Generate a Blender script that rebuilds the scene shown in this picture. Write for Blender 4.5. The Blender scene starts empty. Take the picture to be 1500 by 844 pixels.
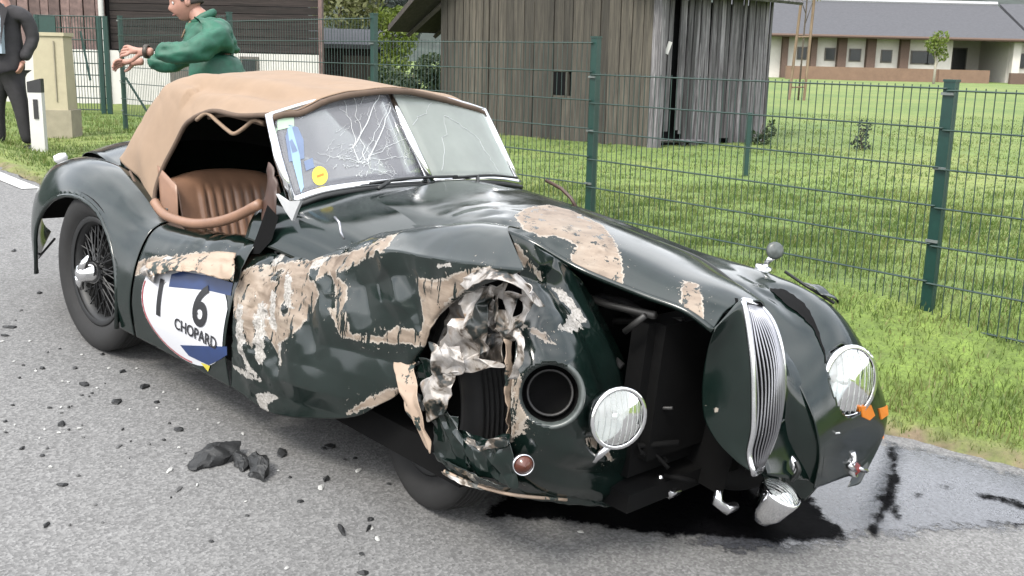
import bpy, bmesh, math, random
import numpy as np
from mathutils import Vector, Matrix, noise
from mathutils.bvhtree import BVHTree

RND = random.Random(11)
SC = bpy.context.scene
COL = SC.collection

# ------------------------------------------------------------------ camera
cam_data = bpy.data.cameras.new('camera')
cam_data.sensor_width = 36.0
cam_data.lens = 37.2
cam_data.clip_end = 3000
cam = bpy.data.objects.new('camera', cam_data)
COL.objects.link(cam)
PITCH, ROLL = math.radians(12.235), math.radians(1.338)
_fw = Vector((0, math.cos(PITCH), -math.sin(PITCH)))
_up = Vector((0, math.sin(PITCH), math.cos(PITCH)))
_rt = Vector((1, 0, 0))
_r2 = math.cos(ROLL) * _rt + math.sin(ROLL) * _up
_u2 = -math.sin(ROLL) * _rt + math.cos(ROLL) * _up
cam.matrix_world = Matrix(((_r2.x, _u2.x, -_fw.x, 0), (_r2.y, _u2.y, -_fw.y, 0), (_r2.z, _u2.z, -_fw.z, 1.62), (0, 0, 0, 1)))
SC.camera = cam

# ------------------------------------------------------------------ light: bright overcast afternoon
SUN_EL, SUN_AZ = math.radians(50), math.radians(208)     # azimuth measured from +Y (ahead) towards +X
world = bpy.data.worlds.new('World')
SC.world = world
world.use_nodes = True
wn, wl = world.node_tree.nodes, world.node_tree.links
wn.clear()
w_out = wn.new('ShaderNodeOutputWorld')
w_bg = wn.new('ShaderNodeBackground')
w_sky = wn.new('ShaderNodeTexSky')
w_sky.sky_type = 'NISHITA'
w_sky.sun_disc = False
w_sky.sun_elevation = SUN_EL
w_sky.sun_rotation = SUN_AZ
w_sky.dust_density = 3.0
w_tc = wn.new('ShaderNodeTexCoord')
w_map = wn.new('ShaderNodeMapping')
w_map.inputs['Scale'].default_value = (1.0, 1.0, 2.2)
w_noise = wn.new('ShaderNodeTexNoise')
w_noise.inputs['Scale'].default_value = 2.2
w_noise.inputs['Detail'].default_value = 7
w_ramp = wn.new('ShaderNodeMapRange')
w_ramp.inputs[1].default_value = 0.36
w_ramp.inputs[2].default_value = 0.62
w_ramp.inputs[3].default_value = 0.55
w_ramp.inputs[4].default_value = 0.97
w_mix = wn.new('ShaderNodeMix')
w_mix.data_type = 'RGBA'
w_n2 = wn.new('ShaderNodeTexNoise')
w_n2.inputs['Scale'].default_value = 1.6
w_n2.inputs['Detail'].default_value = 5
w_cr = wn.new('ShaderNodeValToRGB')                      # cloud deck: grey bellies and bright breaks, in the sky's own units
w_cr.color_ramp.elements[0].position = 0.34
w_cr.color_ramp.elements[0].color = (6.6, 6.9, 7.4, 1)
w_cr.color_ramp.elements[1].position = 0.64
w_cr.color_ramp.elements[1].color = (14.5, 14.6, 14.8, 1)
wl.new(w_map.outputs[0], w_n2.inputs['Vector'])
wl.new(w_n2.outputs['Fac'], w_cr.inputs[0])
# thin cloud glows around the hidden sun
w_dot = wn.new('ShaderNodeVectorMath'); w_dot.operation = 'DOT_PRODUCT'
w_dot.inputs[1].default_value = (math.sin(SUN_AZ) * math.cos(SUN_EL), math.cos(SUN_AZ) * math.cos(SUN_EL), math.sin(SUN_EL))
w_pw = wn.new('ShaderNodeMath'); w_pw.operation = 'POWER'; w_pw.use_clamp = True; w_pw.inputs[1].default_value = 3.0
w_ma = wn.new('ShaderNodeMath'); w_ma.operation = 'MULTIPLY_ADD'; w_ma.inputs[1].default_value = 0.8; w_ma.inputs[2].default_value = 0.9
w_gl = wn.new('ShaderNodeVectorMath'); w_gl.operation = 'SCALE'
wl.new(w_tc.outputs['Generated'], w_dot.inputs[0]); wl.new(w_dot.outputs['Value'], w_pw.inputs[0]); wl.new(w_pw.outputs[0], w_ma.inputs[0])
wl.new(w_cr.outputs[0], w_gl.inputs[0]); wl.new(w_ma.outputs[0], w_gl.inputs['Scale'])
wl.new(w_gl.outputs[0], w_mix.inputs[7])
wl.new(w_tc.outputs['Generated'], w_map.inputs['Vector'])
wl.new(w_map.outputs[0], w_noise.inputs['Vector'])
wl.new(w_noise.outputs['Fac'], w_ramp.inputs[0])
wl.new(w_ramp.outputs[0], w_mix.inputs[0])
wl.new(w_sky.outputs[0], w_mix.inputs[6])
wl.new(w_mix.outputs[2], w_bg.inputs['Color'])
w_bg.inputs['Strength'].default_value = 0.11
wl.new(w_bg.outputs[0], w_out.inputs['Surface'])

sun_data = bpy.data.lights.new('sun', 'SUN')
sun_data.energy = 1.5
sun_data.angle = math.radians(14)
sun_data.color = (1.0, 0.95, 0.86)
sun = bpy.data.objects.new('sun', sun_data)
COL.objects.link(sun)
_sd = Vector((math.sin(SUN_AZ) * math.cos(SUN_EL), math.cos(SUN_AZ) * math.cos(SUN_EL), math.sin(SUN_EL)))
sun.rotation_euler = _sd.to_track_quat('Z', 'Y').to_euler()

SC.view_settings.view_transform = 'Standard'
SC.view_settings.look = 'None'
SC.view_settings.gamma = 1
SC.view_settings.use_curve_mapping = False
SC.view_settings.exposure = 1.40

# ------------------------------------------------------------------ frames of reference
# the road is a plane that falls 5 degrees towards the front right; the car frame stands on it
E_R = ((0.709529, 0.699935, 0.081607), (-0.699691, 0.71352, -0.03636), (-0.083678, -0.031301, 0.996001))
CAR_R = Matrix(E_R)
CAR_T = Vector((-1.355, 5.05, 0.295))
CAR_M = CAR_R.to_4x4()
CAR_M.translation = CAR_T
CAR_MI = CAR_M.inverted()
NRM = CAR_R.col[2]

def c2w(p):
    return CAR_M @ Vector(p)

def plane_z(x, y):
    return CAR_T.z - (NRM.x * (x - CAR_T.x) + NRM.y * (y - CAR_T.y)) / NRM.z

def edge_y(xc):                              # the road's grass edge, in car coordinates
    xq = np.clip(xc, -5.1, 4.5)
    y = 1.033 + 0.205 * xq + 0.0201 * xq * xq
    return y + np.where(xc > 4.5, (xc - 4.5) * 0.386, 0.0)

def sstep(a, b, v):
    t = np.clip((v - a) / (b - a), 0, 1)
    return t * t * (3 - 2 * t)

def road_z(x, y):                            # the road plane, flattening far up the road
    z = plane_z(x, y)
    m = 0.95
    h = np.clip(0.5 + 0.5 * (m - z) / 0.25, 0, 1)
    z = m * (1 - h) + z * h - 0.25 * h * (1 - h)
    return np.maximum(z, -0.6)

def edge_s(x, y):                            # signed distance past the grass edge (positive = grass)
    xc = CAR_R[0][0] * (x - CAR_T.x) + CAR_R[1][0] * (y - CAR_T.y)
    yc = CAR_R[0][1] * (x - CAR_T.x) + CAR_R[1][1] * (y - CAR_T.y)
    return yc - edge_y(xc)

def field_z(x, y):
    f = 0.34 + 0.10 * sstep(6, 14, y) + 0.20 * sstep(20, 80, y) + 0.06 * sstep(0, -5, x)
    f = f + 0.03 * np.sin(x * 0.9 + 0.4 * y) * np.sin(y * 0.55 + 1.0) * sstep(6, 10, y)
    return f

def ground_z(x, y):
    x = np.asarray(x, float); y = np.asarray(y, float)
    s = edge_s(x, y)
    w = sstep(0.0, 1.6, s)
    return (road_z(x, y) - 0.045) * (1 - w) + field_z(x, y) * w

# ------------------------------------------------------------------ materials
MATS = {}
ALB = 0.50
def newmat(name):
    m = bpy.data.materials.new(name)
    m.use_nodes = True
    nt = m.node_tree
    b = nt.nodes['Principled BSDF']
    MATS[name] = m
    return m, nt, b

def N(nt, typ, **kw):
    n = nt.nodes.new(typ)
    for k, v in kw.items():
        if k.startswith('i_'):
            n.inputs[k[2:].replace('_', ' ')].default_value = v
        else:
            setattr(n, k, v)
    return n

def noise_n(nt, scale, detail=4, rough=0.55, vec=None, dist=0.0):
    n = nt.nodes.new('ShaderNodeTexNoise')
    n.inputs['Scale'].default_value = scale
    n.inputs['Detail'].default_value = detail
    n.inputs['Roughness'].default_value = rough
    n.inputs['Distortion'].default_value = dist
    if vec is not None: nt.links.new(vec, n.inputs['Vector'])
    return n

def coord(nt, scale=(1, 1, 1), kind='Object'):
    tc = nt.nodes.new('ShaderNodeTexCoord')
    mp = nt.nodes.new('ShaderNodeMapping')
    mp.inputs['Scale'].default_value = scale
    nt.links.new(tc.outputs[kind], mp.inputs['Vector'])
    return mp.outputs[0]

def ramp(nt, fac, stops):
    r = nt.nodes.new('ShaderNodeValToRGB')
    e = r.color_ramp.elements
    while len(e) < len(stops): e.new(0.5)
    for el, (p, c) in zip(e, stops):
        el.position = p
        el.color = (c[0], c[1], c[2], 1) if not isinstance(c, (int, float)) else (c, c, c, 1)
    nt.links.new(fac, r.inputs[0])
    return r.outputs[0]

def mixc(nt, fac, a, b, mode='MIX'):
    m = nt.nodes.new('ShaderNodeMix')
    m.data_type = 'RGBA'
    m.blend_type = mode
    for v, i in ((fac, 0), (a, 6), (b, 7)):
        if isinstance(v, (int, float)): m.inputs[i].default_value = v
        elif isinstance(v, tuple): m.inputs[i].default_value = (v[0], v[1], v[2], 1)
        else: nt.links.new(v, m.inputs[i])
    return m.outputs[2]

def mathn(nt, op, a, b=0.0, clamp=False):
    m = nt.nodes.new('ShaderNodeMath')
    m.operation = op
    m.use_clamp = clamp
    for v, i in ((a, 0), (b, 1)):
        if isinstance(v, (int, float)): m.inputs[i].default_value = v
        else: nt.links.new(v, m.inputs[i])
    return m.outputs[0]

def bump(nt, b, h, strength=0.3, dist=0.01):
    n = nt.nodes.new('ShaderNodeBump')
    n.inputs['Strength'].default_value = strength
    n.inputs['Distance'].default_value = dist
    nt.links.new(h, n.inputs['Height'])
    nt.links.new(n.outputs[0], b.inputs['Normal'])
    return n

def plain(name, col, rough=0.6, metal=0.0, var=0.25, scale=12.0, bmp=0.0, rand=0.0, coat=0.0):
    m, nt, b = newmat(name)
    v = coord(nt)
    n = noise_n(nt, scale, 5, 0.6, v)
    if metal < .5: col = tuple(c * ALB for c in col)
    lo = tuple(c * (1 - var) for c in col); hi = tuple(min(1, c * (1 + var)) for c in col)
    c = ramp(nt, n.outputs['Fac'], [(0.3, lo), (0.7, hi)])
    if rand:
        oi = nt.nodes.new('ShaderNodeObjectInfo')
        k = mathn(nt, 'MULTIPLY_ADD', oi.outputs['Random'], 2 * rand)
        k.node.inputs[2].default_value = 1 - rand
        cc = nt.nodes.new('ShaderNodeCombineColor')
        for i in range(3): nt.links.new(k, cc.inputs[i])
        c = mixc(nt, 1.0, c, cc.outputs[0], 'MULTIPLY')
    nt.links.new(c, b.inputs['Base Color'])
    b.inputs['Roughness'].default_value = rough
    b.inputs['Metallic'].default_value = metal
    if coat:
        b.inputs['Coat Weight'].default_value = coat
        b.inputs['Coat Roughness'].default_value = 0.06
    if bmp:
        bump(nt, b, n.outputs['Fac'], bmp, 0.01)
    return m

def attr(nt, name):
    a = nt.nodes.new('ShaderNodeAttribute')
    a.attribute_name = name
    return a.outputs['Fac']

# ------------------------------------------------------------------ object helpers
def link(o, parent=None):
    COL.objects.link(o)
    if parent is not None: o.parent = parent
    return o

def tag(o, label=None, cat=None, group=None, kind=None):
    if label: o['label'] = label
    if cat: o['category'] = cat
    if group: o['group'] = group
    if kind: o['kind'] = kind
    return o

def thing(name, label, cat, M=None, group=None):
    o = bpy.data.objects.new(name, None)
    o.empty_display_size = 0.2
    if M is not None: o.matrix_world = M if isinstance(M, Matrix) else Matrix.Translation(Vector(M))
    link(o)
    return tag(o, label, cat, group)

def mesh_obj(name, verts, faces, mat, parent=None, smooth=False, attrs=None):
    me = bpy.data.meshes.new(name)
    me.from_pydata([tuple(v) for v in verts], [], [tuple(f) for f in faces])
    for m in (mat if isinstance(mat, (list, tuple)) else [mat]):
        me.materials.append(MATS[m] if isinstance(m, str) else m)
    if smooth:
        me.polygons.foreach_set('use_smooth', [True] * len(me.polygons))
    if attrs:
        for k, v in attrs.items():
            a = me.attributes.new(k, 'FLOAT', 'POINT')
            a.data.foreach_set('value', np.asarray(v, np.float32).ravel())
    me.update()
    o = bpy.data.objects.new(name, me)
    return link(o, parent)

class MB:
    """collects simple solids and links them as ONE mesh object"""
    def __init__(s): s.v = []; s.f = []
    def add(s, v, f):
        n = len(s.v)
        s.v += [tuple(p) for p in v]
        s.f += [tuple(i + n for i in q) for q in f]
        return s
    def box(s, c, size, M=None, taper=1.0):
        x, y, z = size[0] / 2, size[1] / 2, size[2] / 2
        vs = [Vector((a * x * (taper if d > 0 else 1), b * y * (taper if d > 0 else 1), d * z)) for d in (-1, 1) for a, b in ((-1, -1), (1, -1), (1, 1), (-1, 1))]
        if M is not None: vs = [M @ q for q in vs]
        vs = [q + Vector(c) for q in vs]
        return s.add(vs, [(3, 2, 1, 0), (4, 5, 6, 7), (0, 1, 5, 4), (1, 2, 6, 5), (2, 3, 7, 6), (3, 0, 4, 7)])
    def tube(s, pts, r, n=8, cap=True):
        pts = [Vector(p) for p in pts]
        rs = r if isinstance(r, (list, tuple)) else [r] * len(pts)
        vs, fs = [], []
        up = Vector((0, 0, 1))
        prev = None
        for i, p in enumerate(pts):
            t = (pts[min(i + 1, len(pts) - 1)] - pts[max(i - 1, 0)]).normalized()
            if prev is None:
                a = t.cross(up)
                if a.length < 1e-3: a = t.cross(Vector((1, 0, 0)))
            else:
                a = prev - t * prev.dot(t)
            a.normalize(); prev = a
            b = t.cross(a)
            for k in range(n):
                an = 2 * math.pi * k / n
                vs.append(p + (a * math.cos(an) + b * math.sin(an)) * rs[i])
        for i in range(len(pts) - 1):
            for k in range(n):
                k2 = (k + 1) % n
                fs.append((i * n + k, i * n + k2, (i + 1) * n + k2, (i + 1) * n + k))
        if cap:
            fs.append(tuple(range(n - 1, -1, -1)))
            fs.append(tuple(range((len(pts) - 1) * n, len(pts) * n)))
        return s.add(vs, fs)
    def lathe(s, prof, M, n=32, arc=None):
        """prof: (radius, height) pairs, turned about local Z of M"""
        vs, fs = [], []
        for r, h in prof:
            for k in range(n):
                an = 2 * math.pi * k / n
                vs.append(M @ Vector((r * math.cos(an), r * math.sin(an), h)))
        for i in range(len(prof) - 1):
            for k in range(n):
                k2 = (k + 1) % n
                fs.append((i * n + k, i * n + k2, (i + 1) * n + k2, (i + 1) * n + k))
        return s.add(vs, fs)
    def build(s, name, mat, parent=None, smooth=False, attrs=None, kind=None):
        o = mesh_obj(name, s.v, s.f, mat, parent, smooth, attrs)
        if kind: o['kind'] = kind
        return o

def axis_m(center, axis, upv=(0, 0, 1)):
    """matrix whose local Z runs along axis"""
    z = Vector(axis).normalized()
    x = Vector(upv).cross(z)
    if x.length < 1e-4: x = Vector((1, 0, 0)).cross(z)
    x.normalize(); y = z.cross(x)
    M = Matrix((x, y, z)).transposed().to_4x4()
    M.translation = Vector(center)
    return M

def crspline(P, n):
    """Catmull-Rom through the rows of P, n samples"""
    P = np.asarray(P, float)
    m = len(P)
    if m == 2:
        t = np.linspace(0, 1, n).reshape((-1,) + (1,) * (P.ndim - 1))
        return P[0] * (1 - t) + P[1] * t
    Q = np.concatenate([[2 * P[0] - P[1]], P, [2 * P[-1] - P[-2]]])
    u = np.linspace(0, m - 1, n)
    i = np.minimum(u.astype(int), m - 2)
    t = (u - i).reshape((-1,) + (1,) * (P.ndim - 1))
    a, b, c, d = Q[i], Q[i + 1], Q[i + 2], Q[i + 3]
    return 0.5 * ((2 * b) + (-a + c) * t + (2 * a - 5 * b + 4 * c - d) * t ** 2 + (-a + 3 * b - 3 * c + d) * t ** 3)

def net(ctrl, nu, nv):
    A = crspline(np.asarray(ctrl, float), nu)            # (nu, b, 3)
    B = crspline(A.swapaxes(0, 1), nv).swapaxes(0, 1)    # (nu, nv, 3)
    return B

def grid_faces(nu, nv):
    return [(i * nv + j, (i + 1) * nv + j, (i + 1) * nv + j + 1, i * nv + j + 1) for i in range(nu - 1) for j in range(nv - 1)]

def fbm(p, sc, oct=3):
    return noise.fractal(Vector(p) * sc, 0.9, 2.1, oct, noise_basis='PERLIN_ORIGINAL')

def poly_sdf(px, pz, poly):
    """signed distance (positive inside) of points to a closed 2D polygon"""
    poly = np.asarray(poly, float)
    d = np.full(px.shape, 1e9)
    inside = np.zeros(px.shape, bool)
    n = len(poly)
    for i in range(n):
        ax, az = poly[i]; bx, bz = poly[(i + 1) % n]
        ex, ez = bx - ax, bz - az
        l2 = ex * ex + ez * ez + 1e-12
        t = np.clip(((px - ax) * ex + (pz - az) * ez) / l2, 0, 1)
        dd = np.hypot(px - ax - t * ex, pz - az - t * ez)
        d = np.minimum(d, dd)
        c = ((az > pz) != (bz > pz))
        xi = ax + (pz - az) * ex / (ez if abs(ez) > 1e-12 else 1e-12)
        inside ^= c & (px < xi)
    return np.where(inside, d, -d)

def wob_poly(pts, sub=4, amp=0.03, seed=0):
    """an outline with ragged edges"""
    r = random.Random(seed)
    out = []
    n = len(pts)
    for i in range(n):
        a, b = Vector(pts[i]), Vector(pts[(i + 1) % n])
        L = (b - a).length
        for k in range(sub):
            p = a.lerp(b, k / sub)
            out.append(p + Vector((r.uniform(-1, 1), r.uniform(-1, 1), 0)) * amp * (0 if k == 0 else 1) * min(1, L * 2))
    return out
# ================================================================== surface materials of the place
def asphalt_mat():
    m, nt, b = newmat('asphalt')
    v = coord(nt)
    n1 = noise_n(nt, 0.9, 5, 0.6, v)
    n2 = noise_n(nt, 55, 3, 0.7, v)
    vo = nt.nodes.new('ShaderNodeTexVoronoi'); vo.inputs['Scale'].default_value = 120
    nt.links.new(v, vo.inputs['Vector'])
    c = ramp(nt, vo.outputs['Color'], [(0.15, (0.084, 0.0835, 0.083)), (0.5, (0.118, 0.117, 0.116)), (0.9, (0.172, 0.171, 0.169))])
    c2 = ramp(nt, n2.outputs['Fac'], [(0.33, 0.55), (0.60, 1.12)])
    c = mixc(nt, 0.42, c, c2, 'MULTIPLY')
    c3 = ramp(nt, n1.outputs['Fac'], [(0.28, 0.72), (0.5, 0.95), (0.72, 1.08)])
    c = mixc(nt, 1.0, c, c3, 'MULTIPLY')
    nt.links.new(c, b.inputs['Base Color'])
    b.inputs['Roughness'].default_value = 0.85
    h = mathn(nt, 'ADD', vo.outputs['Distance'], n2.outputs['Fac'])
    bump(nt, b, h, 0.35, 0.004)
asphalt_mat()

def wet_mat(name, col, rough, dark, ior=1.45, soft=0.05, grain=0.05):
    m, nt, b = newmat(name)
    v = coord(nt)
    n2 = noise_n(nt, 70, 3, 0.7, v)
    n1 = noise_n(nt, 3.0, 5, 0.65, v)
    n3 = noise_n(nt, 26, 5, 0.75, v)
    c = ramp(nt, n2.outputs['Fac'], [(0.35, tuple(x * 0.6 for x in col)), (0.65, tuple(x * 1.4 for x in col))])
    nt.links.new(c, b.inputs['Base Color'])
    r = ramp(nt, n1.outputs['Fac'], [(0.35, rough * 0.5), (0.6, rough), (0.75, min(1, rough * 2.2))])
    nt.links.new(r, b.inputs['Roughness'])
    b.inputs['IOR'].default_value = ior
    if ior < 1.3: b.inputs['Specular IOR Level'].default_value = 0.03
    bump(nt, b, n2.outputs['Fac'], dark, 0.002)
    # the film thins out at its ragged edge
    e = mathn(nt, 'ADD', attr(nt, 'inside'), mathn(nt, 'MULTIPLY', mathn(nt, 'SUBTRACT', n3.outputs['Fac'], 0.5), grain * 6))
    f = mathn(nt, 'DIVIDE', e, soft, True)
    t = nt.nodes.new('ShaderNodeBsdfTransparent')
    ms = nt.nodes.new('ShaderNodeMixShader')
    out = nt.nodes['Material Output']
    nt.links.new(f, ms.inputs[0]); nt.links.new(t.outputs[0], ms.inputs[1]); nt.links.new(b.outputs[0], ms.inputs[2])
    nt.links.new(ms.outputs[0], out.inputs['Surface'])
wet_mat('wet_asphalt', (0.06, 0.062, 0.069), 0.13, 0.30)
wet_mat('oil', (0.003, 0.003, 0.0035), 0.45, 0.10, 1.18, 0.02, 0.02)

def ground_mat():
    m, nt, b = newmat('turf')
    v = coord(nt)
    n1 = noise_n(nt, 0.30, 6, 0.68, v)
    n2 = noise_n(nt, 9, 5, 0.7, v)
    vs = coord(nt, (60, 60, 60))
    n3 = noise_n(nt, 1.0, 3, 0.7, vs)
    c = ramp(nt, n1.outputs['Fac'], [(0.32, (0.065, 0.112, 0.017)), (0.5, (0.10, 0.146, 0.025)), (0.68, (0.145, 0.172, 0.040))])
    c2 = ramp(nt, n2.outputs['Fac'], [(0.3, 0.62), (0.7, 1.2)])
    c = mixc(nt, 1.0, c, c2, 'MULTIPLY')
    c3 = ramp(nt, n3.outputs['Fac'], [(0.3, 0.6), (0.7, 1.3)])
    c = mixc(nt, 0.8, c, c3, 'MULTIPLY')
    soil = ramp(nt, n2.outputs['Fac'], [(0.3, (0.05, 0.036, 0.022)), (0.7, (0.15, 0.115, 0.07))])
    f = mathn(nt, 'ADD', attr(nt, 'soil'), mathn(nt, 'MULTIPLY', mathn(nt, 'SUBTRACT', n2.outputs['Fac'], 0.5), 1.2), True)
    f = mathn(nt, 'MULTIPLY', f, attr(nt, 'soil'), True)
    c = mixc(nt, f, c, soil)
    nt.links.new(c, b.inputs['Base Color'])
    b.inputs['Roughness'].default_value = 0.9
    bump(nt, b, n2.outputs['Fac'], 0.5, 0.05)
ground_mat()

def blade_mat():
    m, nt, b = newmat('grass_blade')
    v = coord(nt)
    n1 = noise_n(nt, 1.1, 6, 0.75, v)
    c = ramp(nt, n1.outputs['Fac'], [(0.28, (0.038, 0.078, 0.011)), (0.5, (0.078, 0.124, 0.021)), (0.72, (0.135, 0.162, 0.041))])
    k = attr(nt, 'shade')
    c = mixc(nt, k, c, (0.205, 0.175, 0.076))
    nt.links.new(c, b.inputs['Base Color'])
    b.inputs['Roughness'].default_value = 0.55
    b.inputs['Transmission Weight'].default_value = 0.0
    tr = nt.nodes.new('ShaderNodeBsdfTranslucent')
    nt.links.new(c, tr.inputs['Color'])
    ms = nt.nodes.new('ShaderNodeMixShader'); ms.inputs[0].default_value = 0.35
    out = nt.nodes['Material Output']
    nt.links.new(b.outputs[0], ms.inputs[1]); nt.links.new(tr.outputs[0], ms.inputs[2])
    nt.links.new(ms.outputs[0], out.inputs['Surface'])
blade_mat()

def wood_mat(name, lo, hi, rand=0.25, streak=(26, 26, 1.6)):
    lo, hi = tuple(c * ALB for c in lo), tuple(c * ALB for c in hi)
    m, nt, b = newmat(name)
    v = coord(nt, streak, 'Object')
    oi = nt.nodes.new('ShaderNodeObjectInfo')
    add = nt.nodes.new('ShaderNodeVectorMath'); add.operation = 'ADD'
    cc = nt.nodes.new('ShaderNodeCombineXYZ')
    k = mathn(nt, 'MULTIPLY', oi.outputs['Random'], 90.0)
    for i in range(3): nt.links.new(k, cc.inputs[i])
    nt.links.new(v, add.inputs[0]); nt.links.new(cc.outputs[0], add.inputs[1])
    n = noise_n(nt, 1.0, 6, 0.7, add.outputs[0], 0.4)
    c = ramp(nt, n.outputs['Fac'], [(0.25, tuple(x * 0.45 for x in lo)), (0.45, lo), (0.72, hi)])
    kk = mathn(nt, 'MULTIPLY_ADD', oi.outputs['Random'], 2 * rand)
    kk.node.inputs[2].default_value = 1 - rand
    c3 = nt.nodes.new('ShaderNodeCombineColor')
    for i in range(3): nt.links.new(kk, c3.inputs[i])
    c = mixc(nt, 1.0, c, c3.outputs[0], 'MULTIPLY')
    nt.links.new(c, b.inputs['Base Color'])
    b.inputs['Roughness'].default_value = 0.9
    bump(nt, b, n.outputs['Fac'], 0.5, 0.01)
wood_mat('barn_wood', (0.066, 0.057, 0.045), (0.140, 0.123, 0.097), 0.42)
wood_mat('barn_side_wood', (0.10, 0.094, 0.10), (0.36, 0.345, 0.36), 0.5)
wood_mat('dark_boards', (0.022, 0.015, 0.014), (0.06, 0.043, 0.04), 0.3, (1.6, 1.6, 30))
wood_mat('stake_wood', (0.22, 0.15, 0.09), (0.4, 0.3, 0.2), 0.1)
plain('barn_roof', (0.06, 0.05, 0.045), 0.9, var=0.4, scale=20)
plain('void', (0.006, 0.006, 0.007), 0.9)
MATS['void'].node_tree.nodes['Principled BSDF'].inputs['Specular IOR Level'].default_value = 0.1
plain('white_render', (0.80, 0.78, 0.74), 0.85, var=0.06, scale=6)
plain('far_render', (0.92, 0.87, 0.80), 0.85, var=0.05, scale=4)
plain('brown_wall', (0.27, 0.17, 0.115), 0.9, var=0.12, scale=3)
plain('brown_pillar', (0.16, 0.10, 0.075), 0.8, var=0.15)
plain('grey_roof', (0.135, 0.137, 0.15), 0.9, var=0.10, scale=5)
MATS['grey_roof'].node_tree.nodes['Principled BSDF'].inputs['Specular IOR Level'].default_value = 0.15
plain('pale_ridge', (0.55, 0.56, 0.58), 0.5, var=0.1)
plain('dark_glass', (0.03, 0.035, 0.04), 0.15, var=0.2)
plain('window_frame', (0.16, 0.14, 0.12), 0.6)
plain('fence_green', (0.009, 0.055, 0.043), 0.42, var=0.15, scale=30)
plain('fence_wire', (0.015, 0.05, 0.04), 0.5, var=0.1)
plain('galvanised', (0.22, 0.25, 0.24), 0.5, 0.2)
plain('beige_cabinet', (0.56, 0.50, 0.34), 0.75, var=0.08, scale=8, bmp=0.1)
plain('beige_base', (0.40, 0.36, 0.26), 0.85, var=0.12, scale=8)
plain('white_plastic', (0.78, 0.77, 0.74), 0.5, var=0.05)
plain('black_plastic', (0.02, 0.02, 0.022), 0.5)
plain('bark', (0.12, 0.095, 0.07), 0.9, var=0.4, scale=30)
plain('pale_bark', (0.5, 0.46, 0.38), 0.9, var=0.2, scale=30)
plain('white_paint', (0.78, 0.78, 0.76), 0.7, var=0.12, scale=25)
plain('hill_forest', (0.035, 0.05, 0.04), 0.95, var=0.5, scale=0.25)
plain('downpipe', (0.7, 0.7, 0.68), 0.4, var=0.05)
plain('planks_red', (0.19, 0.125, 0.115), 0.85, var=0.4, scale=8, rand=0.5)

def leaf_mat(name, lo, hi, trans=0.35):
    lo, hi = tuple(c * ALB for c in lo), tuple(c * ALB for c in hi)
    m, nt, b = newmat(name)
    v = coord(nt)
    n1 = noise_n(nt, 2.0, 4, 0.6, v)
    c = ramp(nt, n1.outputs['Fac'], [(0.3, lo), (0.7, hi)])
    nt.links.new(c, b.inputs['Base Color'])
    b.inputs['Roughness'].default_value = 0.6
    tr = nt.nodes.new('ShaderNodeBsdfTranslucent'); nt.links.new(c, tr.inputs['Color'])
    ms = nt.nodes.new('ShaderNodeMixShader'); ms.inputs[0].default_value = trans
    out = nt.nodes['Material Output']
    nt.links.new(b.outputs[0], ms.inputs[1]); nt.links.new(tr.outputs[0], ms.inputs[2])
    nt.links.new(ms.outputs[0], out.inputs['Surface'])
leaf_mat('leaf_bright', (0.12, 0.2, 0.02), (0.26, 0.33, 0.05))
leaf_mat('leaf_pale', (0.15, 0.18, 0.07), (0.3, 0.3, 0.12))
leaf_mat('leaf_dark', (0.03, 0.06, 0.022), (0.07, 0.11, 0.04))
leaf_mat('leaf_blue', (0.03, 0.045, 0.04), (0.06, 0.08, 0.07))

# ================================================================== ground
def axis_pts(lo, hi, step, far_lo, far_hi, g=1.16):
    mid = list(np.arange(lo, hi, step))
    a, s = [], step
    p = lo
    while p > far_lo:
        s *= g; p -= s; a.append(p)
    c, s = [], step
    p = mid[-1]
    while p < far_hi:
        s *= g; p += s; c.append(p)
    return np.array(a[::-1] + mid + c)

gx = axis_pts(-7, 6, 0.09, -900, 900)
gy = axis_pts(2.5, 13, 0.09, -300, 1500)
GX, GY = np.meshgrid(gx, gy, indexing='ij')
GZ = ground_z(GX, GY)
far = np.hypot(GX, GY)
S_ = edge_s(GX, GY)
jag = 0.05 * np.sin(GX * 23 + np.sin(GY * 17) * 2) + 0.04 * np.sin(GY * 31 + GX * 9)
GZ = GZ + np.where((S_ > 0.02) & (far < 40), 0.012 * np.sin(GX * 11 + 1.3 * np.sin(GY * 7)) * np.sin(GY * 13), 0) + 0.075 * sstep(0.0, 0.09, S_ + jag * 0.5)
soil = np.clip(1.25 - np.abs(S_ - 0.03 + jag * 0.6) / 0.15, 0, 1)
verts = np.stack([GX, GY, GZ], -1).reshape(-1, 3)
tag(mesh_obj('grass_ground', verts, grid_faces(len(gx), len(gy)), 'turf', None, True, {'soil': soil}), kind='structure')

# the road: a sheet on the inclined plane
cx = axis_pts(-6, 6, 0.15, -40, 30, 1.25)
cy = axis_pts(-6, 1.5, 0.15, -30, 1.6, 1.25)
vs = []
for a in cx:
    ye = float(edge_y(np.array(a)))
    for t in np.linspace(0, 1, 50):
        yc = -14 + (ye + 0.02 + 14) * (1 - (1 - t) ** 2.0)
        if t == 1: yc += 0.02 * math.sin(a * 19) + 0.015 * math.sin(a * 47)
        w = CAR_M @ Vector((a, yc, 0))
        vs.append((w.x, w.y, float(road_z(np.array(w.x), np.array(w.y)))))
tag(mesh_obj('road', vs, grid_faces(len(cx), 50), 'asphalt', None, True), kind='structure')

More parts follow.
